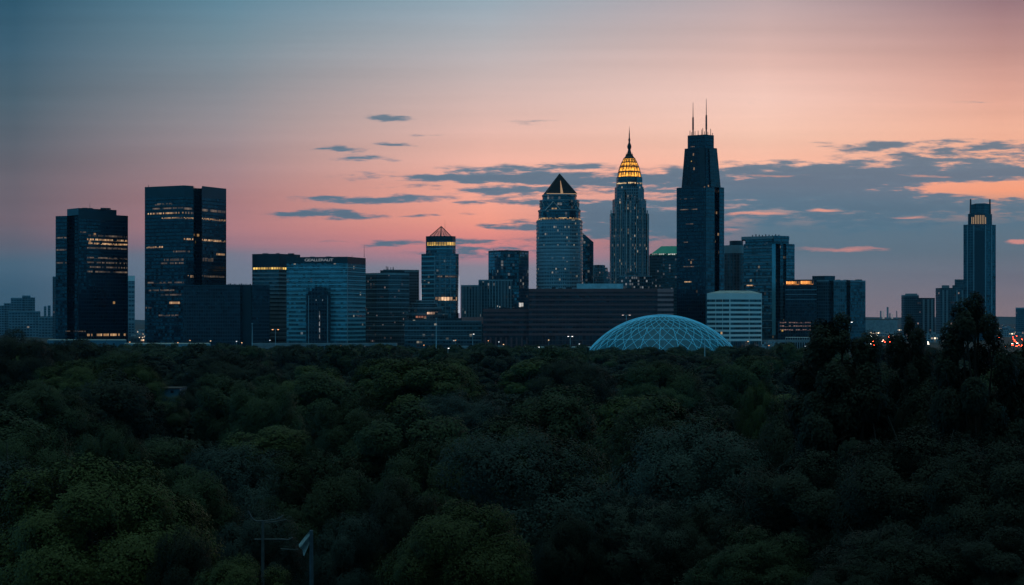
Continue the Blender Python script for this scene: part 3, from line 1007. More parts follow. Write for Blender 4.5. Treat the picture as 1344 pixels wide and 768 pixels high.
# ---- 14  green roofed building
m14 = facade('teal_dark_wall', (.02, .04, .05), (.055, .085, .10), 3.7, 2.6, .38, .25, 1.5, .18, lit=0.100, lcol=(.7, .7, .75), ls=0.15)
t = tower('green_roof_building', 'dark office with a green lit mansard roof beside the twin antenna tower', 872, 1980, 'office building')
fr = [(852, 1985), (870, 1976), (894, 1980)]
block(t, 'wall', fr, 335, 1976, [m14, M['roof']], 34, inset=.5)
b0 = closed(fr, 34, .5)
b1 = closed([(868, 1990), (876, 1986), (892, 1988)], 16, .5)
mb = MB()
mb.loft([(b0, Z(334.8, 1976)), (b1, Z(323, 1985))])
mgr, tgr, pgr = newmat('green_lit_copper')
pgr.inputs['Base Color'].default_value = (.03, .26, .20, 1)
pgr.inputs['Roughness'].default_value = .5
pgr.inputs['Emission Color'].default_value = (.0, .35, .24, 1)
pgr.inputs['Emission Strength'].default_value = .10
mb.build('mansard_roof', [mgr, mgr], t)
band(t, 'lit_window_row', fr, 853, 890, 332.8, 334.4, M['white_row'], .4, 1976)
band(t, 'cornice', fr, 852, 894, 335, 336.4, M['band_dark'], .6, 1976)
t = tower('low_office', 'low speckle lit office at the foot of the golden crowned tower', 834, 1790, 'office building')
fr = [(812, 1790), (828, 1782), (856, 1792)]
block(t, 'wall', fr, 362, 1785, [facade('speckled_wall', (.02, .04, .055), (.07, .10, .12), 3.6, 2.6, .35, .3, 1.5, .2, lit=0.320, lcol=(.75, .8, .85), ls=0.23), M['roof']], 16)
block(t, 'roof_house', [(822, 1790), (838, 1788)], 357.5, 1788, [m14, M['roof']], 10, zb=Z(362, 1785) - .1)
band(t, 'cornice', fr, 812, 856, 361.8, 363, M['band_grey'], .5, 1785)

# ---- 15  the tallest tower with two antennas
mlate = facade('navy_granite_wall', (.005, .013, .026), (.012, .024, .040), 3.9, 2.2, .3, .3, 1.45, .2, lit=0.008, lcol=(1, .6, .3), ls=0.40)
mlight = facade('navy_lighter_side', (.02, .038, .052), (.05, .075, .095), 3.9, 2.4, .3, .2, 1.5, .15)  # lighter tone for the right-hand faces of the shaft and shoulder
t = tower('antenna_skyscraper', 'tallest navy skyscraper with tapering shoulders and two tall rooftop antennas', 919, 1700)
fr = [(888, 1706), (926, 1690), (938, 1697), (939, 1712), (943, 1714), (944, 1700), (950.5, 1706)]
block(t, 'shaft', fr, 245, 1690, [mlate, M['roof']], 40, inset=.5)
band(t, 'lighter_side_face', fr, 926.3, 938, 246, 458, mlight, .15)
band(t, 'lighter_side_face', fr, 944.2, 950.5, 246, 458, mlight, .15)
lo = closed([(894.5, 1706), (926, 1692), (946, 1704)], 30, .5)
hi = closed([(898.7, 1710), (926, 1697), (941, 1706)], 24, .5)
mb = MB()
mb.loft([(lo, Z(245.2, 1692)), (hi, Z(193.5, 1697))])
tp = mb.build('tapered_shoulder', [mlate, M['roof']], t)
mb = MB()
q0, q1 = P(933, 1696 - .3), P(945.6, 1703.4)
h0, h1 = P(931, 1699.6), P(940.6, 1705.4)
sh = lambda q, e: (q[0] - .2, q[1] - e)
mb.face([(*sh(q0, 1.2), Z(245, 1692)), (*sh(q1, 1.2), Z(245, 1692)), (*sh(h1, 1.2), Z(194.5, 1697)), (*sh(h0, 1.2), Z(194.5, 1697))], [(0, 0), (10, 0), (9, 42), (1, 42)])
mb.build('lighter_shoulder_face', mlight, tp)
mb = MB()
q0, q1 = P(919, 1694.2), P(925.6, 1691.4)
h0, h1 = P(917.5, 1700.4), P(925.4, 1696.6)
mb.face([(*sh(q0, .8), Z(244, 1692)), (*sh(q1, .8), Z(244, 1692)), (*sh(h1, .8), Z(193.5, 1697)), (*sh(h0, .8), Z(193.5, 1697))])
mb.build('shoulder_slot', M['band_dark'], tp)
tb = [(902.5, 1708), (926, 1698), (937, 1706)]
block(t, 'top_block', tb, 177, 1698, [mlate, M['roof']], 20, zb=Z(193.5, 1697) - .1, inset=.5)
band(t, 'top_parapet', tb, 902.5, 937, 176.6, 178.6, M['band_dark'], .3, 1698)
zt = Z(176.6, 1698)
def ant(px, yt, r):
    mb = MB()
    x, d = X(px, 1715), 1715
    z1 = Z(yt, 1715)
    hh = z1 - zt
    mb.tube([(x, d, zt - 1), (x, d, zt + hh * .18), (x, d, zt + hh * .2), (x, d, zt + hh * .55), (x, d, zt + hh * .57), (x, d, z1)], [r * .8, r * .8, r, r * .9, r * .45, r * .2], 8)
    mb.build('antenna', M['dark_metal'], t)
ant(909.6, 134.5, 1.0)
ant(927.0, 129.5, 1.0)
for px, yt in ((905.6, 171.5), (907.7, 173.5), (912.2, 172), (916.3, 171.5), (921, 170), (922.4, 168), (924.6, 172.5), (929, 173), (932.8, 169), (935, 174.5)):
    mb = MB()
    x = X(px, 1712)
    mb.tube([(x, 1712, zt - .5), (x, 1712, Z(yt, 1712))], [.42, .3], 5)
    mb.build('short_aerial', M['dark_metal'], t)
for a, b, y, mt in ((906, 912, 192.6, 'dim_row'), (892, 915, 275, 'dim_row'), (892, 912, 261, 'dim_row'), (893, 911, 350, 'dim_row'), (896, 912, 370, 'amber_row'), (900, 910, 294, 'dim_row'), (895, 905, 318, 'dim_row'), (903, 912, 341, 'dim_row')):
    band(t, 'lit_window_row', fr if y > 245 else tb, a, b, y - .6, y + .6, M[mt], .25)
band(t, 'lit_window', [(896, 1706), (926, 1691)], 906.5, 908, 211, 212.4, M['yellow_row'], 1.0)
col(886, 930, 'tallest twin antenna tower')

# ---- 16  white banded office with gabled roof
t = tower('white_office', 'white banded office block with a low pale hipped roof behind the glass dome', 964, 1600, 'office building')
mwin = facade('white_office_windows', (.02, .035, .045), (.12, .16, .18), 4.8, 2.4, .05, .12, 1.5, .15, lit=.01, var=.5)
fr = [(928, 1606), (958, 1594), (1000, 1612)]
block(t, 'window_wall', fr, 388, 1594, [mwin, M['pale_roof']], 40, inset=.5)
band(t, 'white_parapet', fr, 928, 1000, 385, 393, M['white'], .7, 1594)
for k in range(9):
    y = 396.4 + k * 6.05
    band(t, 'white_band', fr, 928, 957.4, y, y + 2.9, M['white'], .6, 1598)
    band(t, 'white_band', fr, 958.6, 1000, y, y + 2.9, M['white'], .6, 1602)
band(t, 'corner_pilaster', fr, 957.3, 958.7, 385, 452, M['white'], .9, 1594)
for px in (939, 948, 983, 999.2):
    band(t, 'pilaster', fr, px, px + .6, 393, 452, M['white'], .65)
b0 = closed(fr, 40, .5)
b1 = [P(944, 1620), P(962, 1615), P(985, 1622), P(984, 1640), P(945, 1640)]
mb = MB()
mb.loft([(b0, Z(385, 1594) + .05), (b1, Z(381.5, 1615))])
mb.build('hipped_roof', [M['pale_roof'], M['pale_roof']], t)
col(925, 1003, 'white banded office')

# ---- 17  rounded brown tower and the blue glass tower with roof overhang
m17 = facade('brown_rib_wall', (.02, .03, .038), (.10, .10, .115), 3.8, 4.2, .25, .4, 1.5, .2, lit=.02, ls=.3)
t = tower('rounded_tower', 'rounded brown ribbed tower with a drum on top beside the tallest tower', 962, 1930)
mb = MB()
mb.loft([(ngon(963, 1945, 15, 20), 0), (ngon(963, 1945, 15, 20), Z(323, 1945))])
mb.build('round_shaft', [m17, M['roof']], t)
mb = MB()
mb.loft([(ngon(963, 1945, 15.3, 20), Z(333, 1945)), (ngon(963, 1945, 15.3, 20), Z(322.5, 1945))])
mb.build('attic_band', [M['band_pink'] if False else M['band_grey'], M['roof']], t)
mb = MB()
mb.loft([(ngon(966.5, 1945, 9, 16), Z(322.6, 1945)), (ngon(966.5, 1945, 9, 16), Z(316.3, 1945))])
mb.build('roof_drum', [M['band_dark'], M['roof']], t)

m18 = facade('slate_blue_glass', (.025, .055, .075), (.05, .085, .105), 3.9, 2.6, .32, .12, 1.6, .12, lit=0.024, lcol=(1, .8, .5), ls=0.20)
t = tower('glass_tower', 'slate blue glass tower with an overhanging roof slab and twin dark notches', 1008, 1850)
fr = [(976, 1858), (1013, 1838), (1018, 1841), (1019, 1856), (1023, 1857), (1024, 1846), (1028, 1848), (1029, 1858), (1031, 1858), (1032, 1848), (1043, 1858)]
block(t, 'glass_wall', fr, 319.5, 1838, [m18, M['roof']], 40, inset=.5)
band(t, 'bright_corner', fr, 1013.2, 1018, 320, 440, mlight if False else M['band_blue'], .15)
f2 = [(978, 1856), (1015, 1837), (1035.5, 1850)]
block(t, 'roof_storey', f2, 313.5, 1837, [m18, M['roof']], 30, zb=Z(319.5, 1838) - .1, inset=.5)
f3 = [(973, 1856), (1015, 1834), (1036, 1848)]
block(t, 'roof_slab', f3, 309.6, 1834, [M['band_grey'], M['roof']], 34, zb=Z(313.5, 1837) - .05, inset=.5)
block(t, 'roof_core', [(1015.5, 1833), (1035, 1846)], 309.2, 1834, [m18, M['roof']], 12, ybot=318, inset=.5)
for k in range(9):
    mb = MB()
    x = X(988 + k * 4.3, 1850)
    mb.box(x - .5, x + .5, 1850, 1851.5, Z(309.6, 1834) - .2, Z(307.6 - (k * 5 % 3) * .5, 1834))
    mb.build('rooftop_unit', M['dark_metal'], t)
for a, b in ((976, 1013), (1032, 1043)):
    for k in range(12):
        y = 325 + k * 9.5
        band(t, 'floor_band', fr, a + .3, b, y, y + 1.1, M['band_grey'], .25, 1850)
band(t, 'lit_window_row', fr, 978, 992, 374, 375.5, M['amber_row'], .4)

# ---- 18  dark hotel with the orange sign, and grey blue complex
t = tower('hotel_tower', 'dark hotel slab wearing a long glowing orange sign under its roof edge', 1051, 1740, 'hotel')
fr = [(1030.5, 1746), (1072, 1738)]
block(t, 'wall', fr, 367, 1740, [M['dark_block'], M['roof']], 30, inset=.5)
band(t, 'sign_box', fr, 1030.8, 1069, 368.2, 375, M['band_dark'], .9, 1742)
gs = glow('orange_sign', (1.0, .30, .05), 1.35, 1.5, .97, col2=(1.0, .42, .10))
fsg = [(1030.5, 1744.8), (1072, 1736.8)]
band(t, 'lit_sign', fsg, 1031.6, 1049, 369.4, 374, gs, .4, 1742)
band(t, 'lit_sign', fsg, 1050.6, 1067.5, 369.0, 373.6, gs, .4, 1742)
for k in range(7):
    band(t, 'floor_band', fr, 1031, 1072, 380 + k * 6.2, 380.8 + k * 6.2, M['band_grey'] if k < 3 else M['dark_stone'], .25, 1742)
t = tower('low_arcade', 'low dark annex with faint pinkish lit floors at the foot of the orange sign hotel', 1046, 1690, 'office building')
fr = [(1021, 1694), (1071, 1688)]
block(t, 'wall', fr, 421, 1690, [M['dark_block'], M['roof']], 24)
for y in (423.5, 428, 433):
    band(t, 'lit_window_row', fr, 1023, 1064, y - .7, y + .7, glow('pinkish_row', (.8, .45, .38), .35, 2.4, .7), .3, 1690)
band(t, 'lit_window', fr, 1025, 1028, 433, 435, M['yellow_row'], .6)
mb = MB()
for k in range(12):
    x0 = X(1031 + k * 3.1, 1672)
    mb.tube([(x0, 1672, 0), (x0, 1672, Z(443, 1672))], .3, 4)
for z in (Z(443, 1672), Z(447, 1672)):
    mb.tube([(X(1031, 1672), 1672, z), (X(1066, 1672), 1672, z)], .35, 4)
mb.build('entrance_frame', M['steel'], t)

m19 = facade('grey_blue_grid_lit', (.03, .06, .08), (.085, .13, .155), 3.6, 2.6, .3, .25, 1.55, .16)
m19d = facade('grey_blue_grid_shaded', (.02, .04, .055), (.045, .075, .095), 3.6, 2.6, .3, .25, 1.5, .16)
t = tower('grey_complex', 'grey blue gridded complex of three joined volumes with a square penthouse', 1104, 1760, 'office building')
fr = [(1071, 1764), (1088, 1756), (1089, 1772), (1093, 1772), (1094, 1762), (1111, 1766), (1112, 1778), (1115, 1778), (1116, 1764), (1136, 1782)]
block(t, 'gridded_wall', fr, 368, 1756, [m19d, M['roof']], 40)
band(t, 'lit_toned_face', fr, 1071.3, 1088, 369, 455, m19, .15)  # lighter copy of the wall colour stands in for light on these faces
band(t, 'lit_toned_face', fr, 1094.2, 1111, 370, 455, m19, .15)
for a, b in ((1071, 1088), (1094, 1111), (1116, 1136)):
    band(t, 'coping', fr, a, b, 367.6, 369.4, M['band_grey'], .5, 1758)
rooftop(t, 1100, 1132, 1785, 369, 4, M['dark_metal'], 18, 2.0, Z(368, 1756))
block(t, 'penthouse', [(1066, 1775), (1082, 1766), (1096, 1772)], 362, 1766, [m19d, M['roof']], 20, zb=Z(368, 1756) - .1)
band(t, 'street_lights_row', fr, 1073, 1088, 441, 445, glow('plaza_lights', (.9, .6, .6), .8, 1.2, .4), 1.2)
col(1003, 1060, 'orange sign hotel')
col(1060, 1140, 'grey gridded complex')

# ---- 19  the glass dome
t = thing('glass_dome', 'low lattice glass dome glowing pale teal in front of the plum brick complex', 'dome', (X(869, 1440), 1440, 0))
RC = 98.5 / FPX * 1440
HC = Z(414, 1440) - .5
RS = (RC * RC + HC * HC) / (2 * HC)
cx0 = X(869, 1440)
def dome(rr, th, k=1.0):
    """rr 0 apex .. 1 rim"""
    a = rr * math.asin(RC / RS)
    r = RS * math.sin(a) * k
    return (cx0 + r * math.cos(th), 1440 + r * math.sin(th), .3 + (RS * math.cos(a) - (RS - HC)) * k)
mb = MB()
NR, NT_ = 14, 56
for i in range(NR):
    for k in range(NT_):
        t0, t1 = 2 * math.pi * k / NT_, 2 * math.pi * (k + 1) / NT_
        r0, r1 = i / NR, (i + 1) / NR
        if i == 0:
            mb.face([dome(0, 0), dome(r1, t0), dome(r1, t1)])
        else:
            mb.face([dome(r0, t0), dome(r1, t0), dome(r1, t1), dome(r0, t1)])
mdg, tdg, pdg = newmat('glowing_dome_glass')
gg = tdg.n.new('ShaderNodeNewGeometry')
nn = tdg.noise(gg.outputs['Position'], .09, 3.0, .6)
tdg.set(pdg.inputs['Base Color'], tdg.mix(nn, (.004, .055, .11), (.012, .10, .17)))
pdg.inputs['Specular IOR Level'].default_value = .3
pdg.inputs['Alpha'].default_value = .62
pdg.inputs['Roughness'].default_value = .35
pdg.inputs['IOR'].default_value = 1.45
pdg.inputs['Emission Color'].default_value = (.02, .32, .50, 1)  # glow put into the shell itself, no lamps stand inside
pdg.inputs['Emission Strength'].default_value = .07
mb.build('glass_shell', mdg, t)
mb = MB()
NL = 36
for k in range(NL):
    for sgn in (1, -1):
        pts = []
        for i in range(0, 11):
            rr = .12 + .88 * i / 10
            pts.append(dome(rr, 2 * math.pi * k / NL + sgn * (1 - rr) * 1.0, 1.004))
        mb.tube(pts, .17, 4, cap=False)
for k in range(24):
    mb.tube([dome(.55 + .45 * i / 6, 2 * math.pi * (k + .5) / 24, 1.005) for i in range(7)], .22, 4, cap=False)
for rr in (.12, .34, .56, .78, .97):
    mb.tube([dome(rr, 2 * math.pi * k / 60, 1.004) for k in range(61)], .16, 4, cap=False)
mlat = plain('glowing_lattice_steel', (.16, .62, .85), .5, var=.05)
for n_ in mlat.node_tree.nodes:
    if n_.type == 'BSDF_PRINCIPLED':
        n_.inputs['Emission Color'].default_value = (.07, .52, .85, 1)  # steel given its own cyan glow to brighten the lattice
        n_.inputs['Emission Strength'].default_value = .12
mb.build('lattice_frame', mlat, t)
# two heavy crossing arches that draw the outline
for off, rad in ((0.0, .62), (.16, .42), (-.16, .42)):
    mb = MB()
    pts = []
    for i in range(41):
        s = -1 + 2 * i / 40
        a = s * math.asin(RC / RS)
        x = RS * math.sin(a)
        z = RS * math.cos(a) - (RS - HC)
        yy = -off * RC * (1 - s * s)
        zz = z * (1 - .18 * abs(off) / .16 * .2)
        pts.append((cx0 + x, 1440 + yy - (1.0 if off else 0), zz + .8))
    mb.tube(pts, rad, 6)
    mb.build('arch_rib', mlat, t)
mb = MB()
mb.tube([dome(1.0, 2 * math.pi * k / 60, 1.006) for k in range(61)], .5, 6, cap=False)
mb.build('base_ring', M['white'], t)
col(775, 925, 'lattice glass dome')

# ---- 20  far right: two blocks, a stepped block, the fin crowned tower
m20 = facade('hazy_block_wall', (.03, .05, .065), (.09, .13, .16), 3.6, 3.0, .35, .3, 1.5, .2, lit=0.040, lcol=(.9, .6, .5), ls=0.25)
t = tower('apartment_block', 'pair of joined hazy slabs alone between the grey complex and the fin crowned tower', 1205, 2500, 'apartment building')
fr = [(1183, 2510), (1187, 2500), (1206, 2500)]
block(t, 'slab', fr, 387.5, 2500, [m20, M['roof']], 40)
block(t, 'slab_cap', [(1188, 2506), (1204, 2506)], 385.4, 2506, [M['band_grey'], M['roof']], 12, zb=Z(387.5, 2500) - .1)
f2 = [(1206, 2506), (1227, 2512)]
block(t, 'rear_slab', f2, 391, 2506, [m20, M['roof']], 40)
for px in (1211, 1217, 1222):
    band(t, 'balcony_stack', f2, px, px + 2.6, 393, 445, M['band_grey'], .8)
band(t, 'cornice', fr, 1183, 1206, 387.2, 389, M['band_grey'], .8, 2500)
t = tower('apartment_block', 'stepped apartment block with a raised corner leaning on the fin crowned tower', 1250, 2420, 'apartment building')
fr = [(1228, 2440), (1234, 2425), (1250, 2420)]
f2 = [(1250, 2416), (1276, 2425)]
block(t, 'wing', fr, 378, 2425, [m20, M['roof']], 40)
block(t, 'corner_wing', f2, 374.5, 2416, [m20, M['roof']], 40)
block(t, 'roof_house', [(1253, 2425), (1268, 2428)], 366.8, 2425, [m20, M['roof']], 15, zb=Z(374.5, 2416) - .1)
block(t, 'roof_house', [(1236, 2430), (1246, 2430)], 374.5, 2430, [M['band_grey'], M['roof']], 12, zb=Z(378, 2425) - .1)
for px in (1237, 1242, 1255, 1262):
    band(t, 'balcony_stack', fr if px < 1250 else f2, px, px + 2.2, 381, 445, M['band_grey'], .8)

m21 = facade('fin_tower_wall', (.012, .03, .045), (.04, .07, .09), 3.9, 2.8, .25, .3, 1.5, .15)
t = tower('fin_crowned_tower', 'lone dark tower with two horn like corners and a row of lit vertical fins', 1286, 2300)
D = 2300
fr = [(1264.5, 2312), (1278, 2300), (1293, 2300), (1307, 2314)]
block(t, 'shaft', fr, 294.5, 2300, [m21, M['roof']], 40, inset=.5)
f2 = [(1270.5, 2312), (1279, 2304), (1293, 2304), (1302, 2314)]
block(t, 'fin_stage', f2, 280.5, 2304, [M['band_dark'], M['roof']], 30, zb=Z(294.5, 2300) - .1, inset=.5)
f3 = [(1273.8, 2314), (1281, 2309), (1292, 2309), (1299.4, 2315)]
fp = closed(f3, 22, .5)
zs = [Z(268.5, 2309), Z(267.2, 2309), Z(266.8, 2309), Z(267.5, 2309), Z(267.5, 2309), Z(268.5, 2309)]
mb = MB()
mb.loft([(fp, Z(280.6, 2304)), (fp, zs)])
mb.build('crown_block', [m21, M['roof']], t)
for px in (1273.9, 1299.2):
    mb = MB()
    x = X(px, 2316)
    mb.loft([([(x - 1.1, 2314), (x + 1.1, 2314), (x + 1.1, 2318), (x - 1.1, 2318)], Z(281, 2316)), ([(x - .8, 2315), (x + .8, 2315), (x + .8, 2317), (x - .8, 2317)], Z(261.5, 2316))])
    mb.build('corner_horn', M['dark_metal'], t)
gf = glow('fin_light', (1.0, .66, .36), .42, patt=False)
for k in range(9):
    px = 1275.2 + k * 2.25
    band(t, 'lit_fin', f2, px, px + .8, 282.5 if 1 < k < 8 else 285, 294, gf, .5)
for px in (1269, 1277.5, 1293, 1301):
    band(t, 'pier', fr, px, px + 1.2, 296, 440, M['band_grey'], .6)
band(t, 'dark_bay', fr, 1279.5, 1291.5, 303, 440, M['band_dark'], .2)
col(1140, 1230, 'hazy slab pair')
col(1230, 1344, 'fin crowned tower')
t = tower('office_block', 'plain hazy block cut by the edge of the view east of the fin crowned tower', 1342, 2900, 'office block')
fr = [(1333, 2900), (1356, 2905)]
block(t, 'wall', fr, 404, 2900, [m20, M['roof']], 40)
band(t, 'coping', fr, 1333, 1356, 403.8, 405.4, M['band_grey'], .8, 2900)

# ---- 21  hazy cluster at the far left
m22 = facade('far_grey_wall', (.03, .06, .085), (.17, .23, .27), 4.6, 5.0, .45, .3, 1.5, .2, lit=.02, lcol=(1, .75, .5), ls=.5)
def farblock(name, label, vols, d, cat='office building', mat=None, roofs=()):
    cx = sum(v[0] + v[1] for v in vols) / 2 / len(vols)
    t = thing(name, label, cat, (X(cx, d), d, 0))
    for i, (a, b, yt) in enumerate(vols):
        dd = d + i * 14
        block(t, 'volume' if len(vols) > 1 else 'wall', [(a, dd), (b, dd + 4)], yt, dd, [mat or m22, M['roof']], 25)
        f = [(a, dd), (b, dd + 4)]
        band(t, 'coping', f, a, b, yt - .1, yt + 1.0, M['band_grey'], .8, dd)
    for px, y, w in roofs:
        mb = MB()
        x = X(px, d + 8)
        zt_ = Z(y, d + 8)
        mb.box(x - w, x + w, d + 6, d + 10, zt_ - 8, zt_)
        mb.build('roof_house', [M['band_grey'], M['roof']], t)
    return t
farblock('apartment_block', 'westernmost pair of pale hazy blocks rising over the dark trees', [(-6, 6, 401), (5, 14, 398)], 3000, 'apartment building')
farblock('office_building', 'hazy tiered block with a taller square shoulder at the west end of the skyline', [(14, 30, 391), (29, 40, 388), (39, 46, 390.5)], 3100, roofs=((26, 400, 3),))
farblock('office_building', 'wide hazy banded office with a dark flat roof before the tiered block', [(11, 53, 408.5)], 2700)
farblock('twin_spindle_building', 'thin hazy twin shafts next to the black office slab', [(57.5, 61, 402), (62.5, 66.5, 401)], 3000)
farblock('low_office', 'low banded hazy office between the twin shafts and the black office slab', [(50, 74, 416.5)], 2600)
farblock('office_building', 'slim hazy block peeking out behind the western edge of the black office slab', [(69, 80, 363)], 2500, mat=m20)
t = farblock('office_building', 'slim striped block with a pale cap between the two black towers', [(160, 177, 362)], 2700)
f = [(160, 2700), (177, 2704)]
band(t, 'pale_cap', f, 160, 177, 362, 369, M['white'], .9, 2700)
for k in range(9):
    band(t, 'floor_band', f, 160, 177, 373 + k * 6, 375.5 + k * 6, M['band_grey'], .6, 2700)

# ------------------------------------------------------------------ ground, hills, water
def hill(x, y):
    h = 22.0 * math.exp(-(y / 112.0) ** 2) if y > 0 else 22.0
    h += 6.0 * math.exp(-((x - 34) / 30) ** 2 - ((y - 118) / 60) ** 2)
    h += 9.0 * math.exp(-((x + 150) / 70) ** 2 - ((y - 440) / 120) ** 2)
    if y > 150:
        k = min(1.0, (y - 150) / 150) * max(0.0, min(1.0, (1100 - y) / 200))
        h += k * (1.5 + 2.2 * math.sin(x * .017 + .8) * math.sin(y * .012 + .4) + 1.6 * math.sin(x * .041 + y * .006))
    if y < -10:           # added ridge behind the camera, out of view, blocks the low rear sky
        t = min(1.0, (-10 - y) / 115.0)
        h += 84.0 * t * t * (3 - 2 * t)
    return h


xs = sorted(set([-26000, -14000, -7000, -3500, -2000, -1200, -800] + list(range(-420, 421, 20)) + [800, 1200, 2000, 3500, 7000, 14000, 26000]))
ys = sorted(set([-2500, -1200, -600, -300, -200] + list(range(-160, 1121, 20)) + [1300, 1700, 2300, 3200, 5000, 8000, 14000, 26000]))
vv = [(x, y, (hill(x, y) if y < 0 and abs(x) < 1900 else hill(x, y) if abs(x) < 430 else 0.0) - (.5 if y > 140 else 0.0)) for y in ys for x in xs]
nx = len(xs)
ff = [(j * nx + i, j * nx + i + 1, (j + 1) * nx + i + 1, (j + 1) * nx + i) for j in range(len(ys) - 1) for i in range(nx - 1)]
me = bpy.data.meshes.new('ground')
me.from_pydata(vv, [], ff)
mgd, tgd, pgd = newmat('ground_soil_grass')
gp = tgd.n.new('ShaderNodeNewGeometry')
n1 = tgd.noise(gp.outputs['Position'], .02, 5.0, .6)
n2 = tgd.noise(gp.outputs['Position'], .0016, 5.0, .6)
tgd.set(pgd.inputs['Base Color'], tgd.mix(n2, tgd.mix(n1, (.022, .034, .024), (.03, .042, .03)), (.016, .032, .042)))
pgd.inputs['Roughness'].default_value = .95
me.materials.append(mgd)
ground = bpy.data.objects.new('ground', me)
COL.objects.link(ground)
ground['kind'] = 'structure'

# distant low hills
mb = MB()
rnd = random.Random(4)
mh = plain('hill_woods', (.03, .06, .075), .95, scale=.002)
rows = []
for i in range(121):
    x = -9000 + 150 * i
    h = 38 + 14 * math.sin(x * .0011) + 9 * math.sin(x * .0043 + 1) + rnd.uniform(-2, 2)
    rows.append((x, h))
for (x0, h0), (x1, h1) in zip(rows[:-1], rows[1:]):
    mb.face([(x0, 9000, -1), (x1, 9000, -1), (x1, 9600, h1), (x0, 9600, h0)])
    mb.face([(x0, 9600, h0), (x1, 9600, h1), (x1, 10800, -1), (x0, 10800, -1)])
o = mb.build('hills', mh)
o['kind'] = 'structure'

# ------------------------------------------------------------------ trees
FOL = {}


def foliage(name, c0, c1, tip):
    m, t, p = newmat(name)
    oi = t.n.new('ShaderNodeObjectInfo')
    ge = t.n.new('ShaderNodeNewGeometry')
    a = t.mix(oi.outputs['Random'], tuple(q * .72 for q in c0), tuple(q * 1.12 for q in c1))
    a = t.mix(t.m('MULTIPLY', ge.outputs['Random Per Island'], .35), a, tip)
    t.set(p.inputs['Base Color'], a)
    p.inputs['Roughness'].default_value = .65
    p.inputs['Specular IOR Level'].default_value = .25
    return m


FOL['oak'] = foliage('oak_leaves', (.022, .046, .020), (.028, .054, .022), (.036, .062, .022))
FOL['olive'] = foliage('olive_leaves', (.042, .066, .018), (.050, .076, .020), (.072, .098, .026))
FOL['deep'] = foliage('deep_green_leaves', (.008, .020, .014), (.011, .025, .016), (.016, .031, .018))
FOL['blue'] = foliage('blue_green_leaves', (.018, .046, .046), (.024, .054, .052), (.034, .070, .062))
FOL['pale'] = foliage('grey_green_leaves', (.040, .066, .055), (.048, .076, .062), (.070, .100, .082))
BARK = plain('bark', (.06, .052, .045), .9, scale=1.2)
BARKP = plain('pale_bark', (.075, .078, .08), .85, scale=1.2)


def crown_arrays(rng, Rr, H, n_leaf, leaf, lobes=26, cone=False, spread=1.0, sparse=False):
    """leaf quads on the bumpy outside of a crown built from many overlapping lobes. centre of the crown base at the origin. returns (N,4,3)"""
    C_, R_ = [], []
    for k in range(lobes):
        for _ in range(40):
            th = rng.uniform(0, 2 * np.pi)
            h = rng.uniform(0.0, .86) if not cone else rng.uniform(0, .97)
            prof = math.sqrt(max(0.0, 1 - h ** 2.2)) if not cone else (1 - .93 * h) ** .5
            prof *= .82 + .18 * min(1.0, h / .2)
            rad = prof * rng.uniform(.52, .86)
            c = np.array([rad * Rr * np.cos(th), rad * Rr * np.sin(th), h * H * .88])
            if all(np.linalg.norm((c - q) / np.array([Rr, Rr, H * .8])) > .27 for q in C_):
                break
        C_.append(c)
        R_.append(rng.uniform(.22, .36) * Rr * spread * ((1.1 - .50 * h) if cone else 1.0))
    C_.append(np.array([0, 0, H * (.90 if cone else .80)]))
    R_.append((.16 if cone else .26) * Rr * spread)
    C = np.array(C_)
    Rd = np.array(R_)
    w = Rd ** 2
    n0 = int(n_leaf * 2.2)
    idx = rng.choice(len(C), n0, p=w / w.sum())
    d = rng.normal(size=(n0, 3))
    d[:, 2] += .12
    d /= np.linalg.norm(d, axis=1)[:, None]
    pos = C[idx] + d * Rd[idx][:, None]
    # bumps: smooth noise from a few random waves
    nz = np.zeros(n0)
    for wl, am in ((3.2, .55), (1.7, .5), (.95, .45), (.55, .3)):
        for _ in range(3):
            kv = rng.normal(size=3)
            kv *= 2 * np.pi / wl / np.linalg.norm(kv)
            nz += am * np.sin(pos @ kv + rng.uniform(0, 6.28)) / 1.7
    pos = pos + d * (nz * .30 + rng.uniform(-.9, .12, n0) ** 1)[:, None] * (Rd[idx] / 2.4)[:, None]
    # keep the outside of the crown, thin the hollows
    dist = np.full(n0, 9.0)
    for c, r, k in zip(C, Rd, range(len(C))):
        q = np.linalg.norm(pos - c, axis=1) / r
        q[idx == k] = 9.0
        dist = np.minimum(dist, q)
    keep = (dist > .72) & (pos[:, 2] > -.10 * H) & (rng.uniform(size=n0) < np.clip(.80 + nz * .55, .12, 1.0))
    if sparse:
        keep &= nz > -.12
    pos, d, idx = pos[keep][:n_leaf], d[keep][:n_leaf], idx[keep][:n_leaf]
    n = len(pos)
    rn = (pos - np.array([0, 0, H * .10])) / np.array([Rr, Rr, H * .85])
    rn /= np.linalg.norm(rn, axis=1)[:, None] + 1e-6
    nrm = rn * .85 + d * .60 + rng.normal(size=(n, 3)) * .26 + np.array([0, 0, .10])
    nrm /= np.linalg.norm(nrm, axis=1)[:, None]
    tmp = rng.normal(size=(n, 3))
    a = np.cross(nrm, tmp)
    a /= np.linalg.norm(a, axis=1)[:, None] + 1e-9
    b = np.cross(nrm, a)
    s = leaf * rng.uniform(.55, 1.3, n)[:, None]
    q = np.stack([pos - a * s * .62, pos - b * s * .38, pos + a * s * .62, pos + b * s * .38], 1)
    return q, list(zip(C_, R_))


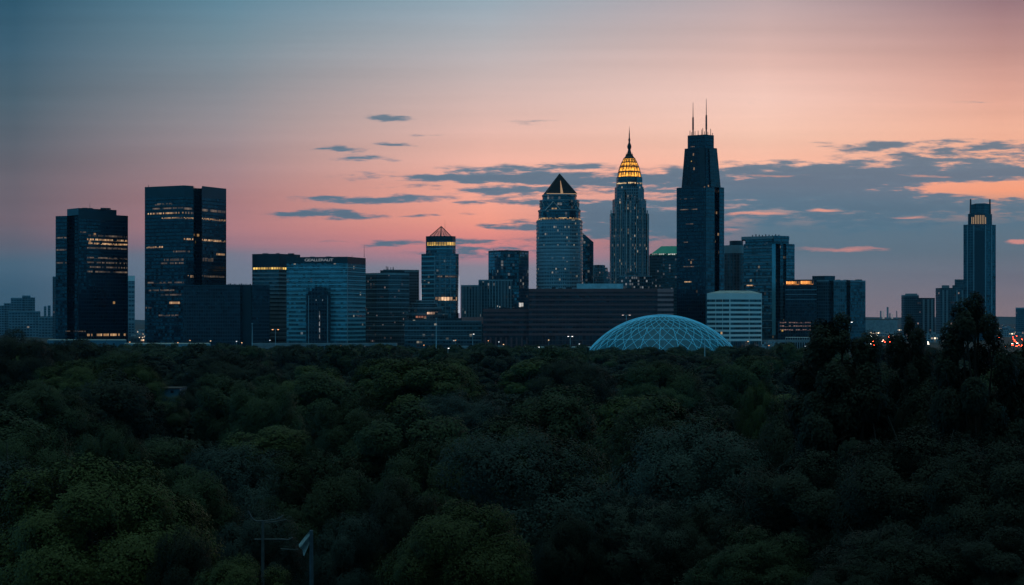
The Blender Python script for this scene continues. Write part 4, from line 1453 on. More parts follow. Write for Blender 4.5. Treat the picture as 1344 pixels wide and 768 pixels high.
def quads_mesh(name, q, mat):
    n = len(q)
    me = bpy.data.meshes.new(name)
    me.vertices.add(n * 4)
    me.vertices.foreach_set('co', q.reshape(-1).astype(np.float32))
    me.loops.add(n * 4)
    me.loops.foreach_set('vertex_index', np.arange(n * 4, dtype=np.int32))
    me.polygons.add(n)
    me.polygons.foreach_set('loop_start', np.arange(0, n * 4, 4, dtype=np.int32))
    me.polygons.foreach_set('loop_total', np.full(n, 4, dtype=np.int32))
    me.materials.append(mat)
    me.update(calc_edges=True)
    return me


def make_proto(seed, kind, n_leaf, leaf, Rr=7.5, H=9.0, trunk=7.0, lobes=11, sparse=False, spread=1.0, cone=False):
    """unit: trunk base at z=0, crown base at `trunk`; crown radius Rr. returns (trunk mesh, crown mesh, total height)"""
    rng = np.random.default_rng(seed)
    q, L = crown_arrays(rng, Rr, H, n_leaf, leaf, lobes, sparse=sparse, spread=spread, cone=cone)
    q[:, :, 2] += trunk
    top = float(np.percentile(q[:, :, 2], 99.6 if cone else 99.95))
    wide = float(np.percentile(np.abs(q[:, :, 0]), 99.3))
    cm = quads_mesh('crown', q, FOL[kind])
    mb = MB()
    r0 = .055 * Rr
    bend = rng.uniform(-.5, .5, 2)
    mb.tube([(0, 0, -1.5), (bend[0] * .3, bend[1] * .3, trunk * .5), (bend[0], bend[1], trunk + H * .12)], [r0 * 1.3, r0, r0 * .8], 8)
    for c, r in L[::2]:
        st = np.array([bend[0] * .8, bend[1] * .8, trunk * rng.uniform(.78, 1.0)])
        en = c + np.array([0, 0, trunk])
        mid = st * .45 + en * .55 + np.array([0, 0, .05 * H]) + rng.normal(size=3) * .3
        mb.tube([tuple(st), tuple(mid), tuple(en)], [r0 * .6, r0 * .36, r0 * .12], 5)
        for _ in range(3):
            e2 = en + rng.normal(size=3) * r * .7
            mb.tube([tuple(mid * .4 + en * .6), tuple(e2)], [r0 * .2, r0 * .05], 4)
    tmp = mb.build('tmp_trunk', BARKP if sparse else BARK)
    tm = tmp.data
    tm.name = 'trunk'
    bpy.data.objects.remove(tmp)
    return tm, cm, top, wide


def place_tree(proto, x, y, zb, s, sz, rz, label, group=None, name='broadleaf_tree'):
    tm, cm, top, wide = proto
    o = thing(name, label, 'tree', (x, y, zb), group, rz)
    o.scale = (s, s, sz)
    for nm, m in (('trunk', tm), ('crown', cm)):
        c = bpy.data.objects.new(nm, m)
        COL.objects.link(c)
        c.parent = o
    return o


NEAR = {k: [make_proto(10 + i * 7 + j, k, n, lf, trunk=tr, sparse=(k == 'pale'), lobes=l, spread=sp, H=h)
            for j in range(2)]
        for i, (k, n, lf, l, sp, h, tr) in enumerate((('oak', 100000, .155, 26, 1.0, 11.5, 3.0), ('olive', 105000, .155, 30, .95, 11.5, 3.0), ('deep', 100000, .155, 28, 1.0, 13.0, 2.0),
                                                      ('blue', 80000, .15, 26, 1.0, 12.0, 3.0), ('pale', 42000, .15, 26, .85, 11.0, 5.0)))}
NEAR['tall'] = [make_proto(71 + j, 'deep', 130000, .20, trunk=2.0, lobes=52, spread=.74, H=16.0, cone=True) for j in range(3)]
MID = {k: [make_proto(110 + i * 7 + j, k, 34000, .28, lobes=22, H=12.5, trunk=1.8) for j in range(3)] for i, k in enumerate(('oak', 'olive', 'deep', 'blue'))}
FAR = {k: [make_proto(210 + i * 7 + j, k, 14000, .46, lobes=18, H=12.5, trunk=1.8) for j in range(2)] for i, k in enumerate(('oak', 'olive', 'deep', 'blue'))}

placed = []     # (x, y, radius)
ORD = ['first', 'second', 'third', 'fourth', 'fifth', 'sixth', 'seventh', 'eighth', 'ninth', 'tenth', 'eleventh', 'twelfth', 'thirteenth', 'fourteenth', 'fifteenth', 'sixteenth',
       'seventeenth', 'eighteenth', 'nineteenth', 'twentieth']
for _t in ('twenty', 'thirty', 'forty', 'fifty', 'sixty'):
    ORD += [_t + '-' + q for q in ORD[:9]] + [{'twenty': 'thirtieth', 'thirty': 'fortieth', 'forty': 'fiftieth', 'fifty': 'sixtieth', 'sixty': 'seventieth'}[_t]]


def by_px(kind, px, ytop, wpx, d, label, rz, v=0, hgt=None, name='broadleaf_tree'):
    """tree whose crown top sits at photo (px, ytop), crown wpx wide, standing on the ground at depth d"""
    pr = (FAR if d > 600 else NEAR)[kind][v]
    x = X(px, d)
    zb = hill(x, d)
    s = (wpx / FPX * d) / (2 * pr[3])
    sz = (Z(ytop, d) - zb) / pr[2]
    placed.append((x, d, wpx / FPX * d / 2))
    return place_tree(pr, x, d, zb, s, sz, rz, label, None, name)


FRONT = [
    ('olive', 120, 596, 300, 116, 'yellow green tree filling the bottom west corner', .3, 0),
    ('olive', 600, 656, 236, 100, 'rounded yellow green tree alone at the bottom middle', 1.1, 1),
    ('olive', 318, 728, 150, 94, 'low yellow green treetop under the utility pole', 2.0, 0),
    ('blue', 338, 662, 140, 132, 'blue grey feathery tree behind the utility pole', .6, 0),
    ('blue', 452, 672, 120, 122, 'blue grey tree right behind the pale drooping flag', 1.9, 1),
    ('pale', 840, 650, 150, 116, 'thin pale leaved tree with visible grey limbs in the lower middle', .2, 0),
    ('pale', 925, 556, 200, 165, 'tall thin crowned tree with a pale forked trunk west of the shaded front trees', 2.4, 1),
    ('tall', 1104, 423, 200, 126, 'big dark tree breaking the skyline below the grey gridded complex', .4, 0),
    ('tall', 1280, 397, 175, 118, 'tallest dark tree standing in front of the fin crowned tower', 2.2, 1),
    ('tall', 1194, 431, 120, 130, 'narrow dark tree between the two tall dark trees', 3.6, 2),
    ('tall', 1352, 456, 170, 120, 'dark tree cut by the east edge of the view', 5.0, 0),
    ('deep', 1150, 474, 240, 136, 'dark bushy tree filling in behind the skyline breaking tree', 2.1, 0),
    ('deep', 1238, 482, 200, 128, 'dark bushy tree filling in behind the tallest dark tree', 3.1, 1),
    ('deep', 1066, 500, 200, 140, 'dark round tree at the west flank of the skyline breaking tree', 1.1, 1),
    ('deep', 1205, 560, 280, 98, 'broad shaded tree under the narrow dark tree', 1.2, 1),
    ('deep', 1070, 590, 250, 106, 'shaded round tree at the foot of the skyline breaking tree', 4.2, 0),
    ('deep', 1320, 580, 240, 92, 'shaded tree filling the bottom east corner', .9, 0),
    ('deep', 1180, 690, 250, 84, 'lowest black tree at the bottom edge below the shaded trees', 2.9, 1),
    ('deep', 1318, 690, 220, 82, 'black treetop in the lowest east corner of the view', 4.0, 0),
    ('deep', 1120, 735, 160, 80, 'black treetop barely rising over the bottom edge', 1.0, 1),
    ('oak', 990, 690, 180, 92, 'dark low tree at the bottom edge beside the thin pale leaved tree', 3.3, 0),
    ('oak', 740, 590, 200, 150, 'dark round tree between the yellow green tree and the thin crowned tree', 1.5, 1),
    ('oak', 650, 545, 230, 190, 'broad olive tinted oak in the middle of the canopy', 2.7, 0),
    ('oak', 560, 575, 180, 170, 'dark oak above the bottom middle yellow green tree', .7, 1),
    ('oak', 420, 590, 190, 160, 'dark oak above the pale drooping flag', 4.4, 0),
    ('deep', 520, 625, 150, 128, 'dark tree in the hollow between flag and yellow green tree', 2.5, 0),
    ('oak', 245, 610, 170, 160, 'dark bluish tree just east of the bottom corner yellow green tree', 3.9, 1),
    ('blue', 320, 580, 190, 185, 'hazy blue green tree above the feathery tree', 5.5, 1),
    ('deep', 240, 690, 120, 108, 'dark low tree between corner tree and utility pole', 5.1, 1),
    ('deep', 740, 668, 120, 112, 'black treetop between the bottom middle tree and the pale leaved tree', .1, 1),
    ('deep', 920, 660, 130, 120, 'dark tree behind the pale leaved tree', 1.7, 0),
    ('oak', 30, 560, 170, 175, 'dark tree over the bottom west corner tree', 2.0, 0),
    ('deep', 20, 431, 120, 400, 'dark tall clump of a tree under the hazy tiered blocks', 1.0, 0),
    ('deep', 75, 447, 80, 420, 'dark small tree under the low banded hazy office', 3.0, 1),
    ('deep', 150, 455, 60, 700, 'dark treetop overlapping the long pale shed', 1.0, 0),
    ('deep', 262, 450, 76, 680, 'ragged dark treetop rising over the brighter pale shed', 2.0, 1),
    ('oak', 330, 453, 54, 760, 'dark treetop at the foot of the striped mid-rise', 3.0, 0),
    ('deep', 392, 455, 60, 720, 'dark treetop at the west foot of the teal glass headquarters', 4.0, 1),
    ('oak', 447, 452, 64, 740, 'dark treetop at the east foot of the teal glass headquarters', 5.0, 0),
    ('deep', 520, 455, 58, 800, 'dark treetop at the foot of the bowed grey office', .6, 0),
    ('oak', 566, 457, 48, 760, 'dark treetop below the terraced building', 1.6, 1),
    ('deep', 645, 454, 70, 780, 'dark treetop at the west end of the plum brick complex', 2.6, 0),
    ('oak', 728, 456, 60, 800, 'dark treetop before the middle of the plum brick complex', 3.6, 1),
    ('deep', 868, 458, 44, 820, 'small dark treetop overlapping the middle of the glass dome', 4.6, 0),
    ('deep', 985, 452, 60, 760, 'dark treetop at the foot of the white banded office', 5.6, 1),
    ('oak', 1036, 449, 66, 700, 'dark treetop at the foot of the orange sign hotel', .2, 0),
    ('oak', 345, 503, 120, 300, 'bright topped round dome of a tree below the striped mid-rise', 1.0, 0),
    ('oak', 460, 520, 130, 262, 'round tree in the middle of the canopy below the bowed grey office', 2.0, 1),
    ('blue', 600, 512, 150, 330, 'wide hazy blue green tree below the small pyramid topped tower', 3.0, 0),
    ('deep', 752, 468, 140, 470, 'broad dark dome of a tree below the plum brick complex', 4.0, 1),
    ('oak', 868, 472, 130, 440, 'broad dome of a tree just below the lattice glass dome', 5.0, 0),
    ('olive', 998, 500, 60, 330, 'small bright green treetop beside the dark east trees', .5, 0),
    ('oak', 850, 545, 130, 205, 'round dark tree behind the tall thin crowned tree', 1.6, 1),
    ('oak', 140, 552, 110, 215, 'mid green dome behind the bottom corner yellow green tree', 2.6, 0),
    ('oak', 50, 500, 170, 300, 'broad shaded dome at the west edge under the lighter green one', 3.6, 1),
    ('oak', 214, 518, 74, 372, 'mid green treetop right in front of the small pale building', 1.2, 0),
    ('deep', 252, 505, 60, 392, 'dark treetop hiding the east end of the small pale building', 2.2, 1),
    ('olive', 105, 472, 150, 380, 'lighter green domed tree under the black office slab', 4.0, 1),
    ('olive', 183, 478, 66, 420, 'small lighter green treetop beside the pale shed', .5, 0),
    ('deep', 300, 462, 150, 520, 'broad dark tree below the low black block', 2.3, 1),
]
for i, (k, px, yt, w, d, lb, rz, v) in enumerate(FRONT):
    by_px(k, px, yt, w, d, lb, rz, v)

# canopy behind: rows of big domes, each row stands clear of the one before it
rnd = random.Random(21)
canopy = []
NF = len(placed)
NROW = [130, 182, 250, 345, 470, 620, 760, 890]
for row, y in enumerate(NROW):
    half = .345 * y + 7
    x = -half + rnd.uniform(0, 12)
    while x < half:
        big = rnd.random()
        rr = 7.6 + 4.0 * big + min(1.6, y * .003)
        if y < 200:
            rr *= .82
        xx, yy = x + rr * .8, y * (1 + rnd.uniform(-.10, .10))
        x += rr * rnd.uniform(1.45, 2.15)
        px = 672 + xx / yy * FPX
        h = 13.4 + 5.8 * big + rnd.gauss(0, 1.7)
        if y < 200:
            h = min(h, 15.5)
        if y > 560:
            h -= 2.2 if y < 700 else 4.6
        if y > 560 and 760 < px < 985:
            h = min(h, 10.5)
        if any((xx - a) ** 2 + (yy - b) ** 2 < ((rr + c) * .62) ** 2 for a, b, c in placed):
            continue
        if 196 < px < 250 and 345 < yy < 470:      # keep the little building visible
            continue
        w = math.sin(xx * .021 + 1.3) + math.sin(yy * .017 + xx * .009) + rnd.gauss(0, 1.0)
        kind = 'deep' if w < -.6 else 'oak' if w < .85 else 'olive' if w < 1.75 else 'blue'
        if px > 1000 and yy < 330:
            kind = 'deep'
        placed.append((xx, yy, rr))
        canopy.append((xx, yy, rr, kind, max(7.0, h)))
canopy = sorted(canopy, key=lambda q: q[1])[:262]
YWOOD = 950
COLN = {}
ADJ = {'oak': 'mid green', 'deep': 'dark green', 'olive': 'yellowish green', 'blue': 'bluish green'}
for x, y, rr, kind, h in canopy:
    px = 672 + x / y * FPX
    ph = min(SKYLINE_NAMES, key=lambda q: 0 if q[0] <= px < q[1] else min(abs(px - q[0]), abs(px - q[1])))[2]
    COLN[ph] = COLN.get(ph, 0) + 1
    k = COLN[ph] - 1
    lb = f"{ADJ[kind]} tree below the {ph}, {ORD[k]} from the viewer"
    pr = NEAR[kind][rnd.randrange(2)] if y < 225 else MID[kind][rnd.randrange(3)] if y < 560 else FAR[kind][rnd.randrange(2)]
    place_tree(pr, x, y, hill(x, y) - .5, rr / pr[3], h / pr[2], rnd.uniform(0, 6.28), lb, 'trees of the park canopy')

# the far wood, one mass
rngf = np.random.default_rng(5)
base = []
for j in range(6):
    q, _ = crown_arrays(np.random.default_rng(300 + j), 8.0, 10.0, 3200, .85, 18)
    base.append(q)
allq = []
y = YWOOD + 10
row = 0
while y < 1440:
    sp = 17.0 + y * .004
    half = .35 * y + 10
    x = -half + (row % 2) * sp / 2
    while x < half:
        px = 672 + x / y * FPX
        xx, yy = x + rngf.uniform(-5, 5), y + rngf.uniform(-6, 6)
        if y > 980 and ((xx - cx0) ** 2 + (yy - 1440) ** 2 < (RC + 8) ** 2 or (px > 1125 and y > 1150) or rngf.random() < .22):
            x += sp
            continue
        if not any((xx - a) ** 2 + (yy - b) ** 2 < (c * .7 + 4) ** 2 for a, b, c in placed):
            q = base[rngf.integers(6)]
            s = rngf.uniform(.85, 1.5)
            top = rngf.uniform(5.0, 11.5) - (1.5 if 740 < px < 1000 else 0)
            hz = (top - 1.0) / q[..., 2].max()
            th = rngf.uniform(0, 6.28)
            c, sn = math.cos(th), math.sin(th)
            o_ = np.empty_like(q)
            o_[..., 0] = (q[..., 0] * c - q[..., 1] * sn) * s + xx
            o_[..., 1] = (q[..., 0] * sn + q[..., 1] * c) * s + yy
            o_[..., 2] = q[..., 2] * hz + 1.0
            allq.append(o_)
        x += sp
    y += 16.5 + (y - 460) * .012
    row += 1
wm = quads_mesh('woodland', np.concatenate(allq), foliage('woodland_leaves', (.026, .044, .020), (.026, .044, .020), (.042, .062, .026)))
wo_ = bpy.data.objects.new('woodland', wm)
COL.objects.link(wo_)
wo_['kind'] = 'stuff'
# low scrub that closes the ground between the trees
sqn, _ = crown_arrays(np.random.default_rng(401), 4.0, 3.0, 2600, .24, 12)
sqf, _ = crown_arrays(np.random.default_rng(400), 4.0, 3.0, 700, .50, 9)
allq = []
y = 96.0
while y < 940:
    sq = sqn if y < 210 else sqf
    half = .36 * y + 8
    sp = 6.5 + y * .012
    x = -half
    while x < half:
        s_ = rngf.uniform(.8, 1.5) * (1 + y * .0012)
        th = rngf.uniform(0, 6.28)
        c, sn = math.cos(th), math.sin(th)
        xx, yy = x + rngf.uniform(-2, 2), y + rngf.uniform(-2, 2)
        o_ = np.empty_like(sq)
        o_[..., 0] = (sq[..., 0] * c - sq[..., 1] * sn) * s_ + xx
        o_[..., 1] = (sq[..., 0] * sn + sq[..., 1] * c) * s_ + yy
        o_[..., 2] = sq[..., 2] * s_ * rngf.uniform(.45, .9) + hill(xx, yy) - .4
        allq.append(o_)
        x += sp
    y += 6.0 + y * .018
um = quads_mesh('undergrowth', np.concatenate(allq), FOL['deep'])
uo = bpy.data.objects.new('undergrowth', um)
COL.objects.link(uo)
uo['kind'] = 'stuff'

MPOLE = plain('weathered_pole', (.085, .12, .14), .8, var=.3, scale=2)
# ------------------------------------------------------------------ foreground pole, flag, little building
d = 106.0
x0 = X(345, d)
g0 = hill(x0, d)
t = thing('utility_pole', 'thin grey utility pole with bowed cross arms sticking out of the dark trees', 'utility pole', (x0, d, g0))
mb = MB()
mb.tube([(x0, d, g0 - .5), (x0, d, Z(683, d))], [.14, .09], 8)
mb.build('pole', MPOLE, t)
for pts in ([(326, 671), (331, 681), (336, 684), (345, 684), (356, 683), (366, 681), (371, 677)], [(334, 708), (345, 708), (372, 708), (380, 709), (383.5, 705.5)], [(348, 686), (362, 685), (376, 682)]):
    mb = MB()
    mb.tube([(X(a, d), d + .02 * k, Z(b, d)) for k, (a, b) in enumerate(pts)], .055, 6)
    mb.build('cross_arm', MPOLE, t)
for px, y in ((331, 681), (356, 683), (366, 681), (380, 708)):
    mb = MB()
    mb.tube([(X(px, d), d, Z(y, d)), (X(px, d), d, Z(y - 2.2, d))], [.07, .04], 6)
    mb.build('insulator', MPOLE, t)
d = 104.0
x0 = X(408.5, d)
g0 = hill(x0, d)
t = thing('flag_pole', 'pale stout pole with a drooping flag hanging off its tip', 'flagpole', (x0, d, g0))
mb = MB()
mb.tube([(x0 + .05, d, g0 - .5), (x0, d, Z(696, d))], [.16, .12], 8)
mpole = plain('pale_blue_paint', (.075, .14, .20), .7, var=.2, scale=2)
mb.build('pole', mpole, t)
mb = MB()
N1, N2 = 14, 6
def fl(i, j):
    s, w = i / N1, j / N2
    top = (407.5 - 15.5 * s, 696 + 19 * s ** 1.15)
    wd = 7.0 + 12.0 * s
    px = top[0] + w * wd * .55 * (1 - .3 * s)
    yy = top[1] + w * wd * .75 + (1.2 * math.sin(w * 9) * s)
    return (X(px, d), d + .12 * math.sin(w * 8 + s * 3) * (s + .2), Z(yy, d))
for i in range(N1):
    for j in range(N2):
        mb.face([fl(i, j), fl(i + 1, j), fl(i + 1, j + 1), fl(i, j + 1)])
mfl = plain('pale_cloth', (.26, .42, .50), .8, var=.3, scale=3)
mb.build('drooping_flag', mfl, t, smooth=True)
mb = MB()
mb.tube([(X(a, d), d, Z(b, d)) for a, b in ((391, 721), (384, 721.5), (376, 721), (368, 720.5))], .035, 5)
mb.build('tie_line', MPOLE, t)

d = 420.0
t = thing('small_building', 'small pale blue flat roofed building glimpsed in a gap of the trees', 'building', (X(222, d), d, 0))
mb = MB()
mb.box(X(210, d), X(236, d), d, d + 9, 0, Z(510.5, d))
mb.build('wall', [plain('pale_blue_wall', (.07, .19, .25), .7, var=.15), M['roof']], t)
mb = MB()
mb.box(X(209.5, d), X(236.5, d), d - .4, d + 9.4, Z(510.4, d), Z(509.4, d))
mb.build('roof', M['roof'], t)
mb = MB()
mb.box(X(224, d), X(228, d), d - .12, d, Z(516, d), Z(512.5, d))
mb.build('window', M['band_dark'], t)

# ------------------------------------------------------------------ streets at the foot of the towers
def warehouse(label, px0, px1, ytop, ybot, d, wall, roof, nwin=0):
    t = thing('low_warehouse', label, 'warehouse', (X((px0 + px1) / 2, d), d, 0))
    fr = [(px0, d), (px1, d + 6)]
    block(t, 'wall', fr, ytop, d, [wall, roof], 60)
    band(t, 'fascia', fr, px0, px1, ytop - .1, ytop + .9, M['band_grey'], .5, d)
    for k in range(nwin):
        a = px0 + 4 + (px1 - px0 - 8) * k / nwin
        band(t, 'dock_door', fr, a, a + 2.2, ytop + 4, ybot, M['band_dark'], .15, d)
    return t
mpw = plain('pale_blue_shed_wall', (.09, .22, .30), .6, var=.25, scale=.03)
warehouse('long pale shed along the foot of the black office slab', 62, 166, 446.5, 460, 1580, mpw, M['pale_roof'], 7)
warehouse('brighter pale shed along the foot of the notched black tower', 163, 276, 451.5, 462, 1530, plain('pale_shed_wall', (.30, .48, .54), .6, var=.2, scale=.03), M['pale_roof'], 5)
warehouse('thin pale shed under the plum brick arcade', 700, 776, 456, 464, 1540, mpw, M['pale_roof'], 3)

def viaduct(label, px0, px1, y, d, lit=None):
    t = thing('viaduct', label, 'bridge', (X((px0 + px1) / 2, d), d, 0))
    x0, x1 = X(px0, d), X(px1, d)
    z = Z(y, d)
    mb = MB()
    mb.box(x0, x1, d, d + 14, z - 1.6, z)
    mb.build('deck', M['concrete'], t)
    for yy in (d - .05, d + 13.8):
        mb = MB()
        mb.box(x0, x1, yy - .3, yy, z + .003, z + 1.1)
        mb.build('parapet', M['concrete'], t)
    n = max(3, int((x1 - x0) / 28))
    for k in range(n):
        xx = x0 + (x1 - x0) * (k + .5) / n
        mb = MB()
        mb.box(xx - 1, xx + 1, d + 4, d + 9, -1, z - 1.62)
        mb.build('bridge_pier', M['concrete'], t)
    return z
viaduct('concrete road viaduct passing under the teal glass headquarters', 331, 520, 452.0, 1570)
viaduct('lower concrete ramp before the teal glass headquarters', 336, 412, 456.5, 1500)
viaduct('concrete road viaduct below the orange sign hotel', 1000, 1078, 447.5, 1620)
viaduct('concrete road deck at the foot of the long low office', 590, 660, 455.5, 1580)

m_or = glow('sodium_lamp', (1.0, .45, .18), 2.2, patt=False)
m_wh = glow('white_lamp', (.95, .90, .88), 2.6, patt=False)
def street_lamp(label, px, ytop, ybot, d, arms=2, mat=None, span=2.6, size=.6):
    x = X(px, d)
    zb, zt_ = Z(ybot, d), Z(ytop, d)
    t = thing('street_lamp', label, 'street lamp', (x, d, max(0, min(zb, zt_ - 8))), None)
    mb = MB()
    mb.tube([(x, d, t.location.z), (x, d, zt_)], [.30, .16], 6)
    mb.build('pole', M['steel'], t)
    for s in ((-1, 1) if arms == 2 else (1,)):
        mb = MB()
        mb.tube([(x, d, zt_ - .3), (x + s * span * .6, d, zt_ + .1), (x + s * span, d, zt_ + .15)], .12, 5)
        a = mb.build('arm', M['steel'], t)
        mb = MB()
        mb.box(x + s * span - size * (1.0 if s < 0 else .4), x + s * span + size * (1.0 if s > 0 else .4), d - .5, d + .3, zt_ - .35, zt_ + .05)
        mb.build('lamp_head', mat or m_wh, t)
street_lamp('twin headed street lamp rising over the west side of the glass dome', 822, 413.5, 440, 1350, 2, glow('blush_lamp', (1, .72, .66), .9, patt=False), 2.6, 1.1)
street_lamp('orange twin headed lamp in front of the striped mid-rise', 361.5, 432.5, 463, 1400, 2, m_or, 2.2, 1.0)
street_lamp('bright white twin lamp before the plum brick complex', 748.5, 441.5, 458, 1450, 2, m_wh, 1.6, .9)
street_lamp('white lamp at the east end of the long low office', 620.5, 438.5, 456, 1450, 1, m_wh, .7, .7)
street_lamp('twin lamp peeping over the skyline breaking dark tree', 1114.5, 422.8, 440, 1350, 2, m_wh, 2.0, .9)
street_lamp('white lamp among the trees under the long low office', 588, 457, 466, 1300, 1, m_wh, .3, .8)
street_lamp('low white lamp under the plum brick arcade', 706, 455.5, 462, 1350, 1, m_wh, .5, .9)
street_lamp('blue white lamp in the trees below the bowed grey office', 498.5, 461, 468, 1250, 1, glow('blue_white_lamp', (.5, .85, 1.0), 2.0, patt=False), .3, .8)
rl = random.Random(33)
m_small = [glow('small_lamp_%d' % i, c, s_, patt=False) for i, (c, s_) in enumerate((((1.0, .62, .34), 1.6), ((1.0, .45, .2), 1.3), ((.85, .92, 1.0), 1.2)))]
for k in range(30):
    px = rl.choice((rl.uniform(95, 330), rl.uniform(330, 640), rl.uniform(640, 780), rl.uniform(965, 1135)))
    d = rl.uniform(1440, 1590)
    x, zt_ = X(px, d), Z(rl.uniform(446, 456), d)
    t = thing('street_lamp', 'small lit street lamp along the road at the foot of the towers', 'street lamp', (x, d, 0), 'small street lamps at the foot of the towers')
    mb = MB()
    mb.tube([(x, d, 0), (x, d, zt_)], [.16, .1], 5)
    mb.build('pole', M['steel'], t)
    mb = MB()
    mb.box(x - .5, x + .5, d - .35, d + .3, zt_ - .3, zt_ + .25)
    mb.build('lamp_head', m_small[rl.randrange(3)], t)
def tall_mast(label, px, y0, y1, d):
    t = thing('light_mast', label, 'mast', (X(px, d), d, max(0, Z(y1, d))))
    mb = MB()
    mb.tube([(X(px, d), d, t.location.z), (X(px, d), d, Z(y0, d))], [.45, .22], 6)
    mb.build('pole', M['steel'], t)
    mb = MB()
    mb.box(X(px, d) - .8, X(px, d) + .8, d - .3, d + .3, Z(y0, d), Z(y0, d) + .5)
    mb.build('lamp_bar', M['steel'], t)
tall_mast('tall bare mast before the long low office', 572.5, 418, 458, 1400)
tall_mast('tall bare mast in the trees before the glass dome', 925, 443, 482, 1000)
tall_mast('tall pale mast beside the low black block', 331, 425, 456, 1450)

# --- traffic and city lights in the plain to the east and between the black towers
def car_meshes():
    mb = MB()
    prof = [(-2.2, .35), (2.2, .35), (2.25, .8), (1.3, .95), (.6, 1.45), (-1.2, 1.45), (-2.0, .98), (-2.25, .85)]
    for s in (0,):
        for i in range(len(prof)):
            a, b = prof[i], prof[(i + 1) % len(prof)]
            mb.face([(-.85, a[0], a[1]), (.85, a[0], a[1]), (.85, b[0], b[1]), (-.85, b[0], b[1])])
        mb.face([(-.85, p[0], p[1]) for p in prof])
        mb.face([(.85, p[0], p[1]) for p in prof[::-1]])
    body = mb.build('tmp', plain('car_paint', (.12, .13, .15), .3, .2)).data
    wh = MB()
    wh.tube([(-.12, 0, 0), (.12, 0, 0)], .33, 10)
    wheel = wh.build('tmp', M['band_dark']).data
    return body, wheel
cb, cw = car_meshes()
for o in [o for o in bpy.data.objects if o.name.startswith('tmp')]:
    bpy.data.objects.remove(o)
def lightmesh(nm, mat):
    mb = MB()
    mb.box(-.22, .22, -.06, .06, -.13, .13)
    o = mb.build('tmp', mat)
    me = o.data
    bpy.data.objects.remove(o)
    return me
ltail = lightmesh('tail_light', glow('tail_light', (1.0, .06, .02), 60.0, patt=False))
lhead = lightmesh('headlight', glow('headlight', (1.0, .82, .66), 26.0, patt=False))
def car(x, y, z, rear, label, group):
    t = thing('car', label, 'car', (x, y, z), group)
    def put(nm, me, loc):
        o = bpy.data.objects.new(nm, me)
        COL.objects.link(o)
        o.parent = t
        o.location = loc
    put('body', cb, (0, 0, 0))
    for sx in (-.78, .78):
        for sy in (-1.35, 1.35):
            put('wheel', cw, (sx, sy, .33))
    for sx in (-.6, .6):
        put('tail_light' if rear else 'headlight', ltail if rear else lhead, (sx, -2.32, .78))
def road(name, x0, y0, x1, y1, w, z=.05):
    mb = MB()
    L = math.hypot(x1 - x0, y1 - y0)
    nx_, ny_ = -(y1 - y0) / L * w / 2, (x1 - x0) / L * w / 2
    mb.face([(x0 + nx_, y0 + ny_, z), (x0 - nx_, y0 - ny_, z), (x1 - nx_, y1 - ny_, z), (x1 + nx_, y1 + ny_, z)])
    o = mb.build(name, plain('asphalt', (.05, .05, .052), .85))
    o['kind'] = 'structure'
road('road', X(1210, 1250), 1250, X(1190, 3400), 3400, 26)
road('road', X(1340, 1350), 1350, X(1322, 3000), 3000, 26)
road('road', X(100, 1520), 1490, X(150, 1520), 1500, 10, .06)
rc = random.Random(11)
def traffic(n, px0, px1, y0, y1, pred, lab):
    for k in range(n):
        px = rc.uniform(px0, px1)
        yy = rc.uniform(y0, y1)
        dd = 32.0 * FPX / (yy - HOR)
        rear = rc.random() < pred
        car(X(px, dd), dd, .06, rear, lab + (' showing red tail lights' if rear else ' showing pale headlights'), lab + (' with red tail lights' if rear else ' with pale headlights'))
traffic(26, 1138, 1182, 441, 455, .62, 'distant car in the traffic west of the hazy slab pair')
traffic(16, 1206, 1266, 441, 453, .5, 'distant car in the traffic below the stepped apartment block')
traffic(20, 1308, 1344, 441, 456, .75, 'distant car in the traffic east of the fin crowned tower')
traffic(4, 80, 100, 451.5, 453, .6, 'distant car on the street before the long pale shed')
traffic(6, 352, 384, 460, 464, .9, 'distant car on the street below the striped mid-rise')
# far low houses and sheds with a few lit windows
mfw = [facade('far_low_wall_%d' % i, (.06, .09, .11), c, 3.2, 4.0, .4, .4, 1.45, .3, lit=.10, lcol=(1, .75, .5), ls=3.0) for i, c in enumerate(((.20, .25, .28), (.34, .40, .44), (.12, .16, .19)))]
def lowhouse(px, d, w, h, dep, label, group, i):
    x = X(px, d)
    t = thing('low_building', label, 'building', (x, d, 0), group)
    mb = MB()
    mb.box(x - w / 2, x + w / 2, d, d + dep, -.2, h, 0, 1)
    mb.build('wall', [mfw[i % 3], M['pale_roof'] if i % 2 else M['roof']], t)
    mb = MB()
    mb.box(x - w * .2, x + w * .1, d + dep * .3, d + dep * .6, h, h + 2.2)
    mb.build('roof_house', [M['band_grey'], M['roof']], t)
rc = random.Random(19)
for k in range(46):
    dd = rc.uniform(2700, 5200)
    px = rc.uniform(1138, 1182) if k % 2 else rc.uniform(1306, 1350)
    if k % 5 == 0:
        px = rc.uniform(1182, 1270)
        dd = rc.uniform(2100, 2400)
    lowhouse(px, dd, rc.uniform(10, 30), rc.uniform(4, 10), rc.uniform(10, 25),
             'hazy low building in the lit plain ' + ('below the hazy slab pair' if k % 5 == 0 else 'west of the hazy slab pair' if k % 2 else 'east of the fin crowned tower'),
             'low buildings in the plain ' + ('below' if k % 5 == 0 else 'west' if k % 2 else 'east'), k)
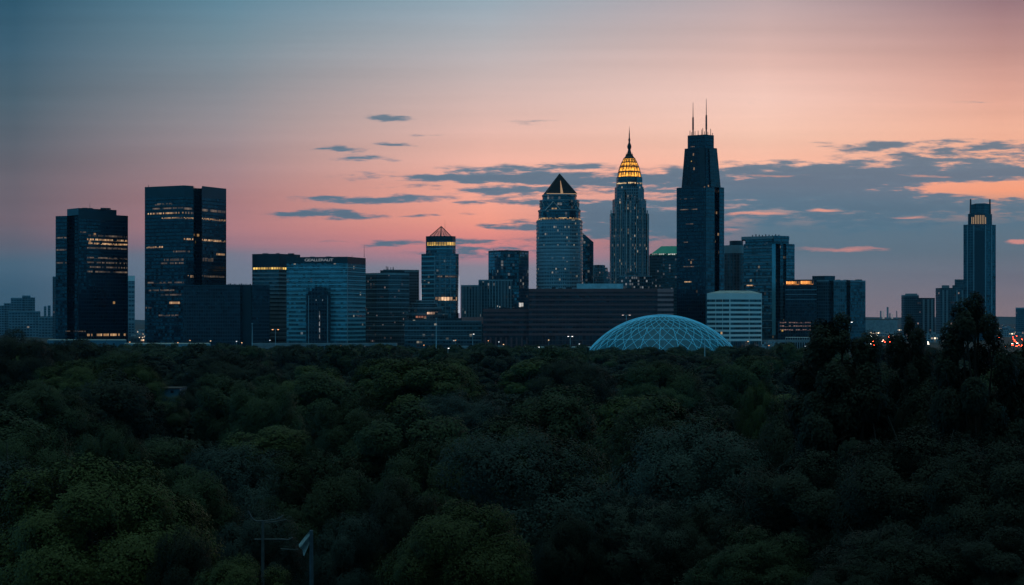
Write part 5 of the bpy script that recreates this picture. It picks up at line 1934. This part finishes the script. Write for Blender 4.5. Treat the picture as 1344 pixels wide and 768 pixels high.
for k in range(16):
    lowhouse(rc.uniform(168, 190), rc.uniform(1800, 3600), rc.uniform(8, 16), rc.uniform(4, 9), 12, 'hazy low pale building seen between the two black towers', 'low buildings between the black towers', k)
for k in range(14):
    lowhouse(rc.uniform(1000, 1025), rc.uniform(1560, 1600), rc.uniform(4, 9), rc.uniform(4, 7), 8, 'small pale building at the foot of the white banded office', 'small buildings by the white office', k)
# a far bright spired cluster on the horizon and the long low arena roof
t = thing('distant_plant', 'tiny floodlit cluster of shafts far off on the horizon', 'power plant', (X(1164, 6000), 6000, 0))
for px, y, w in ((1156, 408, 1.2), (1159.5, 408, 1.6), (1165, 403, 1.5), (1168, 411, 1), (1171, 412, 1.2), (1177, 408, .8)):
    mb = MB()
    x = X(px, 6000)
    r_ = w / FPX * 6000
    mb.loft([(ngon(px, 6000, w, 8), 0), (ngon(px, 6000, w * .8, 8), Z(y, 6000))])
    mb.build('shaft', glow('floodlit_shaft', (.75, .75, .78), .22, patt=False) if px in (1159.5, 1171) else M['concrete'], t)
t = thing('arena', 'long flat arena roof far off beyond the grey gridded complex', 'arena', (X(1155, 3300), 3300, 0))
block(t, 'wall', [(1136, 3300), (1178, 3310)], 420, 3300, [M['concrete'], M['roof']], 80)
mb = MB()
mb.loft([(ngon(1157, 3345, 25, 24, squash=.8), Z(420, 3300)), (ngon(1157, 3345, 24, 24, squash=.8), Z(418.5, 3300))])
mb.build('flat_roof', [M['dark_stone'], M['roof']], t)

# ------------------------------------------------------------------ haze
HAZE = 2.2e-5
if HAZE:
    mb = MB()
    mb.box(-12000, 12000, -2400, 12000, -3, 340)
    mhz = bpy.data.materials.new('haze')
    mhz.use_nodes = True
    mhz.node_tree.nodes.clear()
    hz = NT(mhz.node_tree)
    pv = hz.n.new('ShaderNodeVolumePrincipled')
    pv.inputs['Color'].default_value = (.20, .55, .92, 1)
    pv.inputs['Density'].default_value = HAZE
    ho = hz.n.new('ShaderNodeOutputMaterial')
    hz.l.new(pv.outputs[0], ho.inputs['Volume'])
    o = mb.build('haze', mhz)
    o['kind'] = 'stuff'
